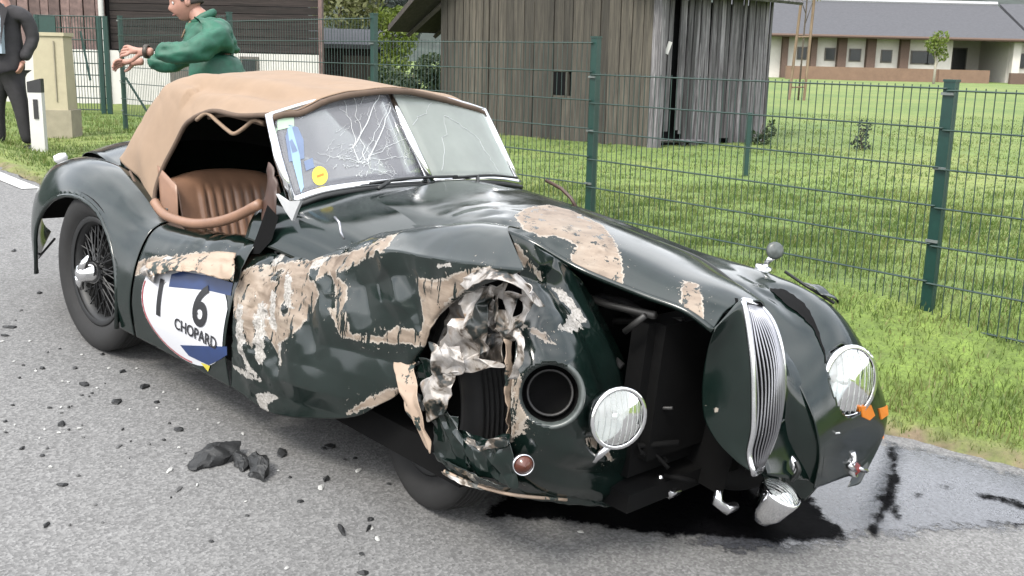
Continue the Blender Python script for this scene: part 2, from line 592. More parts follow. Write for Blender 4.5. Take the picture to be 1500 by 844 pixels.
def sheet(name, pts_car, mat, lift, sub=5, amp=0.03, seed=1, kind='structure'):
    """a thin irregular film lying on the road plane; 'inside' holds the distance in from its outline"""
    out = [(p.x, p.y) for p in wob_poly([(p[0], p[1], 0) for p in pts_car], sub, amp, seed)]
    xs, ys = [p[0] for p in out], [p[1] for p in out]
    nx, ny = 90, 90
    X, Y = np.meshgrid(np.linspace(min(xs) - .12, max(xs) + .12, nx), np.linspace(min(ys) - .12, max(ys) + .12, ny), indexing='ij')
    D_ = poly_sdf(X, Y, out)
    vs = [CAR_M @ Vector((x, y, lift)) for x, y in zip(X.ravel(), Y.ravel())]
    fs = [f for f in grid_faces(nx, ny) if max(D_.ravel()[list(f)]) > -.12 and all(edge_y(X.ravel()[i]) > Y.ravel()[i] - .01 for i in f)]
    used = sorted({i for f in fs for i in f}); mp = {o: n for n, o in enumerate(used)}
    o = mesh_obj(name, [vs[i] for i in used], [tuple(mp[i] for i in f) for f in fs], mat, None, False, {'inside': D_.ravel()[used]})
    return tag(o, kind=kind)

# painted edge line far up the road
ln = []
for i, a in enumerate(np.linspace(-12, -3.6, 30)):
    ye = float(edge_y(np.array(a)))
    for dy in (-0.20, -0.06):
        w = CAR_M @ Vector((a, ye + dy, 0))
        ln.append((w.x, w.y, float(road_z(np.array(w.x), np.array(w.y))) + 0.006))
tag(mesh_obj('road_marking', ln, grid_faces(30, 2), 'white_paint'), kind='structure')

sheet('wet_patch', [(2.674,0.053,0.000),(2.841,0.203,0.000),(2.985,0.582,0.000),(3.102,0.809,0.000),(3.215,1.069,0.000),(3.345,1.246,0.000),(3.457,1.492,0.000),(3.355,1.912,0.000),(3.143,1.819,0.000),(2.941,1.751,0.000),(2.781,1.706,0.000),(2.631,1.627,0.000),(2.426,1.401,0.000),(2.311,0.933,0.000),(2.346,0.505,0.000)], 'wet_asphalt', 0.004, 7, 0.05, 3)
sheet('oil_and_shadow', [(2.164,-0.393,0.000),(2.299,-0.205,0.000),(2.404,-0.116,0.000),(2.553,-0.011,0.000),(2.727,0.214,0.000),(2.870,0.369,0.000),(2.995,0.562,0.000),(2.937,0.652,0.000),(2.864,0.670,0.000),(2.797,0.732,0.000),(2.723,0.793,0.000),(2.623,0.875,0.000),(2.491,0.851,0.000),(2.308,0.558,0.000),(2.144,0.183,0.000),(2.059,-0.161,0.000)], 'oil', 0.009, 6, 0.035, 5)  # spilled oil plus the ground shadow under the nose, painted as one black sheet
sheet('oil_streak', [(3.025,0.642,0.000),(3.049,0.695,0.000),(2.996,0.815,0.000),(2.962,0.917,0.000),(2.965,1.001,0.000),(2.881,1.214,0.000),(2.781,1.415,0.000),(2.701,1.547,0.000),(2.646,1.623,0.000),(2.680,1.513,0.000),(2.785,1.321,-0.000),(2.845,1.158,0.000),(2.875,1.029,0.000),(2.922,0.955,0.000),(2.948,0.837,0.000)], 'oil', 0.009, 6, 0.03, 6)
for i, pl in enumerate(([(3.078,1.410,-0.000),(3.138,1.394,0.000),(3.203,1.430,0.000),(3.277,1.439,0.000),(3.331,1.501,0.000),(3.258,1.493,-0.000),(3.161,1.473,0.000)], [(2.942,1.155,0.000),(2.969,1.218,0.000),(2.989,1.184,0.000),(2.972,1.137,-0.000)], [(3.223,1.176,0.000),(3.291,1.260,0.000),(3.364,1.332,0.000),(3.304,1.223,0.000)], [(2.970,1.354,0.000),(3.021,1.389,0.000),(3.025,1.339,0.000)], [(2.944,0.989,0.000),(2.977,0.999,0.000),(3.028,0.901,0.000),(2.992,0.922,0.000)])):
    sheet('oil_streak', pl, 'oil', 0.009, 4, 0.02, 20 + i)

# grass blades: denser near the road
def blades(name, n, sampler, h0, h1, w0, seed):
    r = np.random.RandomState(seed)
    P = sampler(r, n)
    s = edge_s(P[:, 0], P[:, 1])
    keep = s > 0.05 + 0.12 * r.rand(len(P)) ** 2
    P, s = P[keep], s[keep]
    n = len(P)
    z = ground_z(P[:, 0], P[:, 1]) + 0.055 * sstep(0, .1, s)
    clump = 0.6 + 0.7 * (0.5 + 0.5 * np.sin(P[:, 0] * 3.1 + 2 * np.sin(P[:, 1] * 2.3)) * np.sin(P[:, 1] * 4.7 + P[:, 0]))
    h = (h0 + (h1 - h0) * r.rand(n) ** 1.6) * clump * (0.55 + 0.45 * sstep(0.0, 0.5, s))
    a = r.rand(n) * 6.283
    lean = h * (0.15 + 0.55 * r.rand(n))
    la = r.rand(n) * 6.283
    wx, wy = np.cos(a) * w0, np.sin(a) * w0
    lx, ly = np.cos(la) * lean, np.sin(la) * lean
    V = np.zeros((n, 5, 3))
    V[:, 0] = np.stack([P[:, 0] - wx, P[:, 1] - wy, z], 1)
    V[:, 1] = np.stack([P[:, 0] + wx, P[:, 1] + wy, z], 1)
    V[:, 2] = np.stack([P[:, 0] + wx * .8 + lx * .35, P[:, 1] + wy * .8 + ly * .35, z + h * .6], 1)
    V[:, 3] = np.stack([P[:, 0] - wx * .8 + lx * .35, P[:, 1] - wy * .8 + ly * .35, z + h * .6], 1)
    V[:, 4] = np.stack([P[:, 0] + lx, P[:, 1] + ly, z + h], 1)
    me = bpy.data.meshes.new(name)
    me.vertices.add(n * 5)
    me.vertices.foreach_set('co', V.ravel())
    base = (np.arange(n) * 5)[:, None]
    li = np.concatenate([base + np.array([[0, 1, 2, 3]]), base + np.array([[3, 2, 4]])], 1).ravel()
    me.loops.add(n * 7)
    me.loops.foreach_set('vertex_index', li.astype(np.int32))
    me.polygons.add(n * 2)
    st = np.stack([np.arange(n) * 7, np.arange(n) * 7 + 4], 1).ravel()
    me.polygons.foreach_set('loop_start', st.astype(np.int32))
    at = me.attributes.new('shade', 'FLOAT', 'POINT')
    dry = np.clip((r.rand(n) - 0.72) * 2.5, 0, 0.7) + 0.5 * np.clip(1 - s / 0.45, 0, 1) * r.rand(n)
    at.data.foreach_set('value', np.repeat(np.clip(dry, 0, 1), 5).astype(np.float32))
    me.materials.append(MATS['grass_blade'])
    me.update(calc_edges=True)
    o = bpy.data.objects.new(name, me)
    link(o)
    return tag(o, 'short bright green grass covering the verge and field', 'grass', kind='stuff')

def samp_near(r, n):
    y = 3.6 + r.rand(n) ** 1.3 * 6.5
    x = -1.0 + r.rand(n) * (y * 0.80 + 1.6)
    return np.stack([x, y], 1)
def samp_mid(r, n):
    y = 7 + r.rand(n) ** 1.4 * 18
    x = (r.rand(n) * 0.86 - 0.06) * y
    return np.stack([x, y], 1)
def samp_left(r, n):
    y = 7.0 + r.rand(n) ** 1.2 * 11
    x = (-0.52 + r.rand(n) * 0.30) * y
    return np.stack([x, y], 1)
blades('grass', 150000, samp_near, 0.02, 0.085, 0.0030, 1)
blades('grass', 2600, samp_near, 0.09, 0.17, 0.0030, 5)
blades('grass', 130000, samp_mid, 0.02, 0.06, 0.0050, 2)
blades('grass', 40000, samp_left, 0.025, 0.08, 0.0045, 3)

# dandelion-like white litter in the grass (tiny)
# ================================================================== welded mesh fence along the field
def gz(x, y): return float(ground_z(np.array(x), np.array(y)))

FENCE = [(4.05, 3.28), (2.215, 5.50), (0.556, 7.70), (-1.29, 9.75), (-3.13, 11.80), (-5.12, 14.0)]
TOPS = [1.515, 1.525, 1.745, 1.945, 2.0]               # top wire of each panel, right to left
fence = thing('wire_mesh_fence', 'dark green welded wire mesh fence stepping along the grass field behind the car', 'fence', (FENCE[1][0], FENCE[1][1], gz(*FENCE[1])))
FI = Matrix.Translation(-Vector(fence.matrix_world.translation))
def floc(v): return FI @ Vector(v)
for i, (x, y) in enumerate(FENCE):
    tl = [TOPS[k] for k in (i - 1, i) if 0 <= k < len(TOPS)]
    zt, zb = max(tl) + 0.03, gz(x, y) - 0.1
    d = Vector((FENCE[min(i + 1, 5)][0] - FENCE[max(i - 1, 0)][0], FENCE[min(i + 1, 5)][1] - FENCE[max(i - 1, 0)][1], 0)).normalized()
    M = Matrix.Rotation(math.atan2(d.y, d.x), 4, 'Z')
    mb = MB().box(floc((x, y, (zt + zb) / 2)), (0.062, 0.042, zt - zb), M)
    post = mb.build('post', 'fence_green', fence)
    cap = MB().box(floc((x, y, zt + 0.006)), (0.07, 0.05, 0.012), M).build('post_cap', 'fence_green', post)
    nrm = Vector((-d.y, d.x, 0))
    if nrm.y > 0: nrm = -nrm
    for k in range(4):
        zc = min(tl) - 0.02 - k * 0.38
        if zc < zb + 0.2: break
        MB().box(floc(Vector((x, y, zc)) + nrm * 0.030), (0.066, 0.012, 0.014), M).build('clip', 'galvanised', post)
for i in range(5):
    (x0, y0), (x1, y1) = FENCE[i], FENCE[i + 1]
    a, b = Vector((x0, y0, 0)), Vector((x1, y1, 0))
    d = (b - a).normalized()
    nrm = Vector((-d.y, d.x, 0))
    if nrm.y > 0: nrm = -nrm
    L = (b - a).length
    zt = TOPS[i]
    mb = MB()
    nrow = 7
    if i == 0: zt -= 0.0
    off = nrm * 0.036
    for k in range(nrow):
        z = zt - 0.004 - k * 0.2
        for s in (-0.006, 0.006):
            p0, p1 = a + off + nrm * s, b + off + nrm * s
            mb.tube([floc((p0.x, p0.y, z)), floc((p1.x, p1.y, z))], 0.0042, 4, False)
    nw = int(L / 0.05)
    for k in range(1, nw):
        p = a + off + d * (k * L / nw) 
        wob = RND.uniform(-.002, .002)
        mb.tube([floc((p.x, p.y, zt + 0.012)), floc((p.x + wob, p.y + wob, zt - 0.2 * (nrow - 1) - 0.02))], 0.0029, 4, False)
    mb.build('mesh_panel', 'fence_wire', fence)

# ================================================================== weathered barn
BK, BL, BR = Vector((1.80, 13.9, 0)), Vector((-1.15, 16.8, 0)), Vector((3.62, 15.75, 0))
bz = gz(BK.x, BK.y) - 0.05
barn = thing('wooden_barn', 'old weathered grey plank barn with one tiny black window', 'barn', (BK.x, BK.y, bz))
bi = Matrix.Translation(-Vector((BK.x, BK.y, bz)))
d1 = (BL - BK).normalized(); L1 = (BL - BK).length
d2 = (BR - BK).normalized(); L2 = (BR - BK).length
def gable_z(s):                                       # wall top along the front wall, from the near corner
    h = [(0, 2.78), (L1 * 0.5, 4.05), (L1, 2.45)]
    for (a, za), (b, zb) in zip(h, h[1:]):
        if s <= b: return za + (zb - za) * (s - a) / (b - a)
    return h[-1][1]
front_n = Vector((d1.y, -d1.x, 0))
if front_n.y > 0: front_n = -front_n
side_n = Vector((d2.y, -d2.x, 0))
if side_n.y > 0: side_n = -side_n
WIN = (L1 * 0.395, 0.125, 1.13 , 1.46)                 # centre along the wall, half width, z range
s = 0.0
r = random.Random(5)
while s < L1 - 0.02:
    w = min(r.choice([0.13, 0.15, 0.17, 0.19, 0.21]), L1 - s)
    c = s + w / 2
    z0, z1 = bz + 0.02 + r.uniform(-0.03, 0.06), gable_z(c) - 0.02
    th = 0.028
    out = r.uniform(0, 0.016)
    segs = [(z0, z1)]
    if abs(c - WIN[0]) < WIN[1] + w / 2 - 0.02:
        segs = [(z0, WIN[2]), (WIN[3], z1)]
    for (za, zb) in segs:
        M = Matrix.Rotation(math.atan2(d1.y, d1.x), 4, 'Z') @ Matrix.Rotation(r.uniform(-.004, .004), 4, 'Y')
        ce = BK + d1 * c + front_n * (0.03 + out); ce.z = 0
        M = M @ Matrix.Rotation(r.uniform(-.006, .006), 4, 'X')
        o = MB().box((0, 0, 0), (w - r.choice([0.006, 0.010, 0.016, 0.024]), th, zb - za), M).build('plank', 'barn_wood', barn)
        o.location = bi @ Vector((ce.x, ce.y, (za + zb) / 2))
    s += w
s = 0.0
while s < L2 - 0.02:
    w = min(r.choice([0.07, 0.09, 0.11, 0.13]), L2 - s)
    c = s + w / 2
    z0, z1 = bz + 0.10 + r.uniform(-0.08, 0.10), 2.72
    if s < 0.5: z0 += 0.18
    if 0.24 < c < 0.34:
        z0 += 0; s += w; continue
    M = Matrix.Rotation(math.atan2(d2.y, d2.x), 4, 'Z') @ Matrix.Rotation(r.uniform(-.012, .012), 4, 'Y') @ Matrix.Rotation(r.uniform(-.01, .01), 4, 'X')
    ce = BK + d2 * c + side_n * (0.03 + r.uniform(0, 0.035))
    o = MB().box((0, 0, 0), (w - r.uniform(0.010, 0.03), 0.022, z1 - z0), M).build('plank', 'barn_side_wood', barn)
    o.location = bi @ Vector((ce.x, ce.y, (z0 + z1) / 2))
    s += w
cpv = BK + (front_n + side_n) * .045
MB().box(bi @ Vector((cpv.x, cpv.y, (bz + 2.75) / 2)), (.13, .12, 2.75 - bz), Matrix.Rotation(math.atan2(d1.y, d1.x), 4, 'Z')).build('corner_post', 'barn_side_wood', barn)
# dark inside behind the gaps
core = MB()
q = [BK, BK + d1 * L1, BK + d1 * L1 + d2 * L2, BK + d2 * L2]
inn = [p + (sum(q, Vector()) / 4 - p) * 0.02 for p in q]
vs = [bi @ Vector((p.x, p.y, bz - .1)) for p in inn] + [bi @ Vector((p.x, p.y, 2.42)) for p in inn]
core.add(vs, [(0, 1, 5, 4), (1, 2, 6, 5), (2, 3, 7, 6), (3, 0, 4, 7), (4, 5, 6, 7)])
pk = bi @ Vector((((BK + d1 * L1 * .5).x), (BK + d1 * L1 * .5).y, 3.98)) - front_n * 0.06
core.add([bi @ (Vector((BK.x, BK.y, 2.41)) - front_n * .06), bi @ (Vector((BL.x, BL.y, 2.41)) - front_n * .06), pk], [(0, 1, 2)])
core.build('inner_wall', 'void', barn)
wc = BK + d1 * WIN[0] + front_n * 0.035
Mw = Matrix.Rotation(math.atan2(d1.y, d1.x), 4, 'Z')
fr = MB()
for sx in (-1, 1): fr.box(bi @ Vector((wc.x + d1.x * sx * .132, wc.y + d1.y * sx * .132, (WIN[2] + WIN[3]) / 2)), (.03, .06, .37), Mw)
for zz in (WIN[2] - .012, WIN[3] + .012): fr.box(bi @ Vector((wc.x, wc.y, zz)), (.2, .052, .03), Mw)
wf = fr.build('window', 'barn_wood', barn)
wb = BK + d1 * WIN[0] + front_n * 0.056
MB().box(bi @ Vector((wb.x, wb.y, (WIN[2] + WIN[3]) / 2)), (.235, .006, .31), Mw).build('pane', 'void', wf)
# roof: two slopes with overhang, rafters and verge board
roofm = MB()
pm = BK + d1 * L1 * .5
back = d2 * (L2 + 0.35)
fo = front_n * 0.45
def roof_slab(e, p, ze, zp):
    A, B = Vector((e.x, e.y, ze)), Vector((p.x, p.y, zp))
    vs = []
    for t in (0, 0.09):
        for base in (A, B):
            for dd in (fo, back): vs.append(bi @ (base + dd + Vector((0, 0, t))))
    roofm.add(vs, [(0, 1, 3, 2), (4, 6, 7, 5), (0, 4, 5, 1), (1, 5, 7, 3), (3, 7, 6, 2), (2, 6, 4, 0)])
eR = BK - d1 * 0.30
eL = BL + d1 * 0.80
roof_slab(eR, pm, 2.53, 4.09); roof_slab(eL, pm, 1.99, 4.09)
roofm.build('roof', 'barn_roof', barn)
for t in np.linspace(0.12, 0.95, 6):
    MB().tube([bi @ (Vector((eL.x, eL.y, 1.94)) + fo * (1 - t) + back * t), bi @ (Vector((BL.x, BL.y, 2.40)) + fo * (1 - t) + back * t)], 0.04, 4).build('rafter', 'barn_roof', barn)
MB().tube([bi @ (Vector((eR.x, eR.y, 2.50)) + fo), bi @ (Vector((eR.x, eR.y, 2.50)) + back)], 0.035, 4).build('fascia', 'barn_side_wood', barn)
a0 = BK + side_n * 0.09 + d2 * 0.0; a1 = BK + side_n * 0.09 + d2 * 1.0
MB().tube([bi @ Vector((a0.x, a0.y, .62)), bi @ Vector((a1.x, a1.y, .58))], 0.022, 4).build('batten', 'barn_side_wood', barn)
tp = BK + side_n * 0.085 + d2 * 0.10
MB().box(bi @ Vector((tp.x, tp.y, 1.80)), (.05, .01, .16), Matrix.Rotation(.3, 4, 'Y')).build('paper_scrap', 'white_plastic', barn)

# ================================================================== long low building across the field
def far_x(px, d=78.0): return (px - 750) / 1550 * d
FB = thing('long_building', 'long single storey cream building with grey roof and brown pillars across field', 'building', (far_x(1290), 78, 0.6))
fi = Matrix.Translation(-Vector(FB.location))
def fb(name, c, size, mat, parent=FB, M=None):
    return MB().box(fi @ Vector(c), size, M).build(name, mat, parent)
x0, x1, xp0, xp1 = far_x(1060), far_x(1660), far_x(1372), far_x(1452)
fb('wall', ((x0 + xp0) / 2, 81.2, 2.2), (xp0 - x0, 6, 3.4), 'far_render')
fb('wall', ((xp0 + xp1) / 2, 83.6, 2.2), (xp1 - xp0 + .1, 1.2, 3.4), 'far_render')
fb('wall', ((xp1 + x1) / 2, 81.2, 2.2), (x1 - xp1, 6, 3.4), 'far_render')
for px in (1131, 1172, 1212, 1253.5, 1301):
    fb('pillar', (far_x(px), 77.95, 2.2), (.62 if px > 1180 else .4, .5, 3.3), 'brown_pillar')
fb('column', (far_x(1457), 77.6, 2.2), (.55, .5, 3.3), 'far_render')
for px, w, hh in ((1157, .55, .75), (1197, .6, .75), (1233, .7, .75), (1278, .65, .75), (1326, 1.15, .8), (1342, .6, .8), (1472, .8, .9), (1490, .7, .9), (1520, .9, .9)):
    z = 2.42 + (px - 1233) * -.0006
    f = fb('window', (far_x(px), 78.18, z), (w + .16, .1, hh + .16), 'window_frame')
    fb('pane', (far_x(px), 78.12, z), (w, .05, hh), 'dark_glass', f)
for px, w, zc, hh in ((1384, .7, 2.3, .9), (1402, .6, 2.0, .6), (1421, .95, 1.95, 2.3)):
    f = fb('window' if px < 1410 else 'door', (far_x(px), 82.97, zc), (w + .2, .1, hh + .2), 'window_frame')
    fb('pane', (far_x(px), 82.91, zc), (w, .05, hh), 'dark_glass', f)
# low brown wall in front
fb('low_wall', ((far_x(1135, 73) + far_x(1352, 73)) / 2, 73, 1.08), (far_x(1352, 73) - far_x(1135, 73), .3, .98), 'brown_wall')
fb('low_wall', ((far_x(1352, 73) + far_x(1424, 73)) / 2, 72.8, 1.08), (far_x(1424, 73) - far_x(1352, 73), .3, .97), 'brown_wall')
fb('low_wall', ((far_x(1456, 73) + far_x(1640, 73)) / 2, 73, .98), (far_x(1640, 73) - far_x(1456, 73), .3, .9), 'brown_pillar')
# roof
ez, rz = 3.78, 6.42
A = [(x0, 76.7, ez), (far_x(1470), 76.7, ez), (far_x(1426, 83), 83, rz), (x0, 83, rz), (x0, 89, ez), (far_x(1470), 89, ez)]
th = .22
mb = MB()
vs = [fi @ Vector(p) for p in A] + [fi @ Vector((p[0], p[1], p[2] - th)) for p in A]
mb.add(vs, [(0, 1, 2, 3), (3, 2, 5, 4), (1, 5, 2), (6, 9, 8, 7), (0, 6, 7, 1), (9, 10, 11, 8), (7, 8, 11)])
mb.build('roof', 'grey_roof', FB)
mb = MB()
A = [(far_x(1471), 76.3, ez - .02), (far_x(1720), 75.5, ez - .02), (far_x(1720), 83, rz + .3), (far_x(1430, 83.5), 83.5, rz + .1)]
mb.add([fi @ Vector(p) for p in A] + [fi @ Vector((p[0], p[1], p[2] - th)) for p in A], [(0, 1, 2, 3), (7, 6, 5, 4), (0, 4, 5, 1), (1, 5, 6, 2), (2, 6, 7, 3), (3, 7, 4, 0)])
mb.build('roof', 'grey_roof', FB)
MB().tube([fi @ Vector((x0, 83, rz + .05)), fi @ Vector((far_x(1426, 83), 83, rz + .05))], .2, 6).build('ridge', 'pale_ridge', FB)
MB().tube([fi @ Vector((x0, 76.6, ez - .1)), fi @ Vector((far_x(1470), 76.6, ez - .1))], .12, 6).build('gutter', 'brown_pillar', FB)

# ================================================================== timber house at left
HY = 21.0
hz = gz(-6, HY) - .05
house = thing('timber_house', 'dark timber boarded house with white plinth behind the man in green', 'house', (-6, HY, hz))
hi_ = Matrix.Translation(-Vector((-6, HY, hz)))
def hx(px): return (px - 750) / 1550 * HY
xa, xb = hx(-260), hx(467)
MB().box(hi_ @ Vector(((xa + xb - 1.0) / 2, HY + 2.1, 3.2)), (xb - xa - 1.0, 4, 6.4), None).build('inner_wall', 'void', house)
z = 1.62
r = random.Random(9)
k = 0
while z < 4.4:
    h = .145
    MB().box((0, 0, 0), (xb - hx(168), .03, h - .012), Matrix.Rotation(.10, 4, 'X')).build('board', 'dark_boards', house).location = hi_ @ Vector(((xb + hx(168)) / 2, HY + .05 + r.uniform(0, .01), z + h / 2))
    z += h
px = -260
while px < 150:
    w = r.uniform(.16, .26)
    MB().box((0, 0, 0), (w - .02, .04, 3.2), None).build('cladding_board', 'planks_red', house).location = hi_ @ Vector((hx(px) + w / 2, HY + .05 + r.uniform(0, .03), 3.1))
    px += w * 1550 / HY
MB().box(hi_ @ Vector(((xa + xb) / 2, HY + .02, (hz + 1.6) / 2)), (xb - xa, .16, 1.6 - hz), None).build('plinth', 'white_render', house)
f = MB().box(hi_ @ Vector((hx(367), HY - .075, 1.36)), (.36, .05, .36), None).build('cellar_window', 'window_frame', house)
MB().box(hi_ @ Vector((hx(367), HY - .105, 1.36)), (.26, .02, .26), None).build('pane', 'dark_glass', f)
f = MB().box(hi_ @ Vector((hx(272), HY - .075, 1.1)), (.5, .05, .9), None).build('cellar_door', 'window_frame', house)
MB().tube([hi_ @ Vector((hx(161), HY - .14, 4.5)), hi_ @ Vector((hx(161), HY - .14, 2.2)), hi_ @ Vector((hx(163), HY - .1, 1.8)), hi_ @ Vector((hx(163), HY - .1, .5))], .055, 8).build('downpipe', 'downpipe', house, True)
MB().box(hi_ @ Vector((xb + .03, HY + .02, 2.6)), (.07, .2, 4.4), None).build('corner_post', 'planks_red', house)
MB().box(hi_ @ Vector(((xa + xb) / 2, HY + 1.9, 6.6)), (xb - xa + 1.6, 6.0, .25), Matrix.Rotation(.25, 4, 'X')).build('roof', 'barn_roof', house)

# low shed with grey roof between house and barn
SY = 26
shed = thing('garden_shed', 'low dark shed with a pale sloping roof right of the timber house', 'shed', ((510 - 750) / 1550 * SY, SY, gz(-4, SY)))
si = Matrix.Translation(-Vector(shed.location))
sx = lambda px: (px - 750) / 1550 * SY
MB().box(si @ Vector(((sx(440) + sx(560)) / 2, SY + 1.2, 1.15)), (sx(560) - sx(440), 2.2, 1.4), None).build('wall', 'dark_boards', shed)
MB().box(si @ Vector(((sx(430) + sx(566)) / 2, SY + 1.1, 2.02)), (sx(566) - sx(430), 2.6, .10), Matrix.Rotation(.16, 4, 'X')).build('roof', 'grey_roof', shed)
MB().box(si @ Vector((sx(520), SY + .07, 1.05)), (.7, .06, 1.1), None).build('door', 'barn_wood', shed)

# ================================================================== trees, shrubs and hills
def crown_mesh(blobs, n, size, seed, flat=0.5):
    r = np.random.RandomState(seed)
    vs, fs = [], []
    tot = sum(b[3] ** 2 for b in blobs)
    for (cx_, cy_, cz_, rad) in blobs:
        m = int(n * rad ** 2 / tot)
        for _ in range(m):
            d = r.normal(size=3); d /= np.linalg.norm(d)
            q = np.array([cx_, cy_, cz_]) + d * rad * (0.45 + 0.6 * r.rand() ** 0.6) * np.array([1, 1, .85])
            s = size * (0.6 + 0.8 * r.rand())
            u = r.normal(size=3); u /= np.linalg.norm(u)
            w = np.cross(u, r.normal(size=3)); w /= np.linalg.norm(w) + 1e-9
            i = len(vs)
            vs += [q - u * s, q + w * s * flat, q + u * s, q - w * s * flat]
            fs.append((i, i + 1, i + 2, i + 3))
    return vs, fs

def tree(name, label, base, blobs, leaf, n, size, seed, trunk_r=.06, bark='bark', group=None, cat='tree', limbs=True):
    t = thing(name, label, cat, base, group)
    vs, fs = crown_mesh(blobs, n, size, seed)
    mesh_obj('crown', vs, fs, leaf, t)
    mb = MB()
    top = max(b[2] for b in blobs)
    mb.tube([(0, 0, -.1), (.02, .01, top * .35), (-.02, .02, top * .7), (0, 0, top)], [trunk_r, trunk_r * .8, trunk_r * .55, trunk_r * .25], 7)
    if limbs:
        for b in blobs:
            mb.tube([(0, 0, b[2] * .5), (b[0] * .5, b[1] * .5, b[2] * .8), (b[0], b[1], b[2])], [trunk_r * .45, trunk_r * .3, trunk_r * .12], 5)
    mb.build('trunk', bark, t, True)
    return t
def gp(px, y): 
    x = (px - 750) / 1550 * y
    return (x, y, gz(x, y))
tree('bush', 'bright yellow green bush standing left of the barn eave', gp(572, 22), [(0, 0, 1.0, .35), (.1, 0, 1.45, .4), (-.12, .1, 1.85, .3), (.2, .1, 1.9, .28), (.05, 0, .6, .3)], 'leaf_bright', 2600, .05, 3, .03, cat='bush')
tree('shrub', 'dark green shrub growing against the barn below its left eave', gp(602, 18.5), [(-.25, 0, .45, .4), (.2, .1, .6, .45), (.55, .1, .5, .4), (-.5, .2, .7, .3), (.3, 0, .95, .3)], 'leaf_dark', 3800, .045, 4, .03, cat='shrub')
tree('shrub', 'low pale green shrub left of the barn, in front of the dark shrub', gp(628, 17.2), [(-.3, 0, .15, .2), (.1, 0, .25, .28), (.4, 0, .2, .22)], 'leaf_bright', 1500, .035, 5, .015, cat='shrub')
tree('garden_tree', 'pale olive tree behind the shed roof', gp(497, 40), [(0, 0, 2.6, 1.0), (.8, 0, 3.2, .9), (-.7, 0, 3.4, .9), (.1, 0, 4.1, .9), (.9, .2, 2.0, .7)], 'leaf_pale', 2600, .11, 6, .12)
tree('garden_tree', 'dark blue green tree beside the pale olive tree behind the shed', gp(538, 46), [(0, 0, 2.4, 1.2), (.9, 0, 3.4, 1.1), (-.7, 0, 3.9, .9), (.2, 0, 4.6, 1.0), (1.4, .2, 2.2, .8)], 'leaf_blue', 3000, .13, 7, .14)
tree('young_tree', 'slender young tree with pale trunk in front of the cream building', gp(1348, 66), [(0, 0, 2.2, .55), (.15, 0, 2.8, .55), (-.25, 0, 2.5, .5), (.3, 0, 1.8, .45)], 'leaf_bright', 750, .10, 8, .09, 'pale_bark')
tree('sapling', 'small dark sapling in the grass behind the fence panel', gp(1252, 14.6), [(0, 0, .25, .1), (.03, 0, .4, .10), (-.06, 0, .15, .08), (.08, 0, .12, .07)], 'leaf_blue', 260, .022, 9, .012, cat='sapling')
tree('weed_clump', 'dark weedy clump at the right corner of the barn', gp(1108, 15.0), [(0, 0, .14, .12), (.1, 0, .25, .10), (-.12, 0, .18, .1), (.12, 0, .38, .05)], 'leaf_dark', 420, .025, 10, .012, cat='weeds')
# young staked tree
sk = thing('staked_tree', 'young bare tree held between two tall wooden stakes right of the barn', 'tree', gp(1156, 34))
MB().tube([(-.30, 0, -.1), (-.12, 0, 3.6)], .045, 6).build('stake', 'stake_wood', sk)
MB().tube([(.18, 0, -.1), (.26, 0, 3.6)], .045, 6).build('stake', 'stake_wood', sk)
MB().tube([(-.27, 0, .45), (.2, 0, .48)], .03, 6).build('crossbar', 'stake_wood', sk)
MB().tube([(-.2, 0, 2.0), (.22, 0, 2.02)], .03, 6).build('crossbar', 'stake_wood', sk)
MB().tube([(0, 0, 0), (.02, .02, 1.6), (.03, 0, 3.0), (.05, .03, 4.6)], [.035, .03, .024, .012], 6).add([], []).tube([(.03, 0, 2.4), (.3, .1, 3.3)], [.015, .006], 5).tube([(.03, 0, 2.7), (-.35, .0, 3.6)], [.015, .006], 5).build('trunk', 'bark', sk, True)
vs, fs = crown_mesh([(.1, 0, 3.4, .5), (-.1, 0, 4.2, .5)], 160, .06, 12)
mesh_obj('crown', vs, fs, 'leaf_pale', sk)
p = gp(1088, 11.0)
tag(MB().box((p[0], p[1], p[2] + .33), (.045, .03, .78), None).build('green_stake', 'fence_green'), 'short dark green stake in the grass in front of the barn side', 'stake')

# forested hills that close the view
hv = []
nx, nr = 150, 22
for i in range(nx):
    an = -1.3 + 2.6 * i / (nx - 1)
    for j in range(nr):
        d = 170 + 380 * (j / (nr - 1))
        x, y = math.sin(an) * d, math.cos(an) * d
        zz = 110 * sstep(0, 1, j / (nr - 1)) + 9 * sstep(0.0, .12, j / (nr - 1)) + 5.0 * noise.noise(Vector((x * .03, y * .03, 0))) + 2.6 * noise.noise(Vector((x * .14, y * .14, 3)))
        hv.append((x, y, zz - 2))
tag(mesh_obj('wooded_hills', hv, grid_faces(nx, nr), 'hill_forest', None, False), kind='structure')

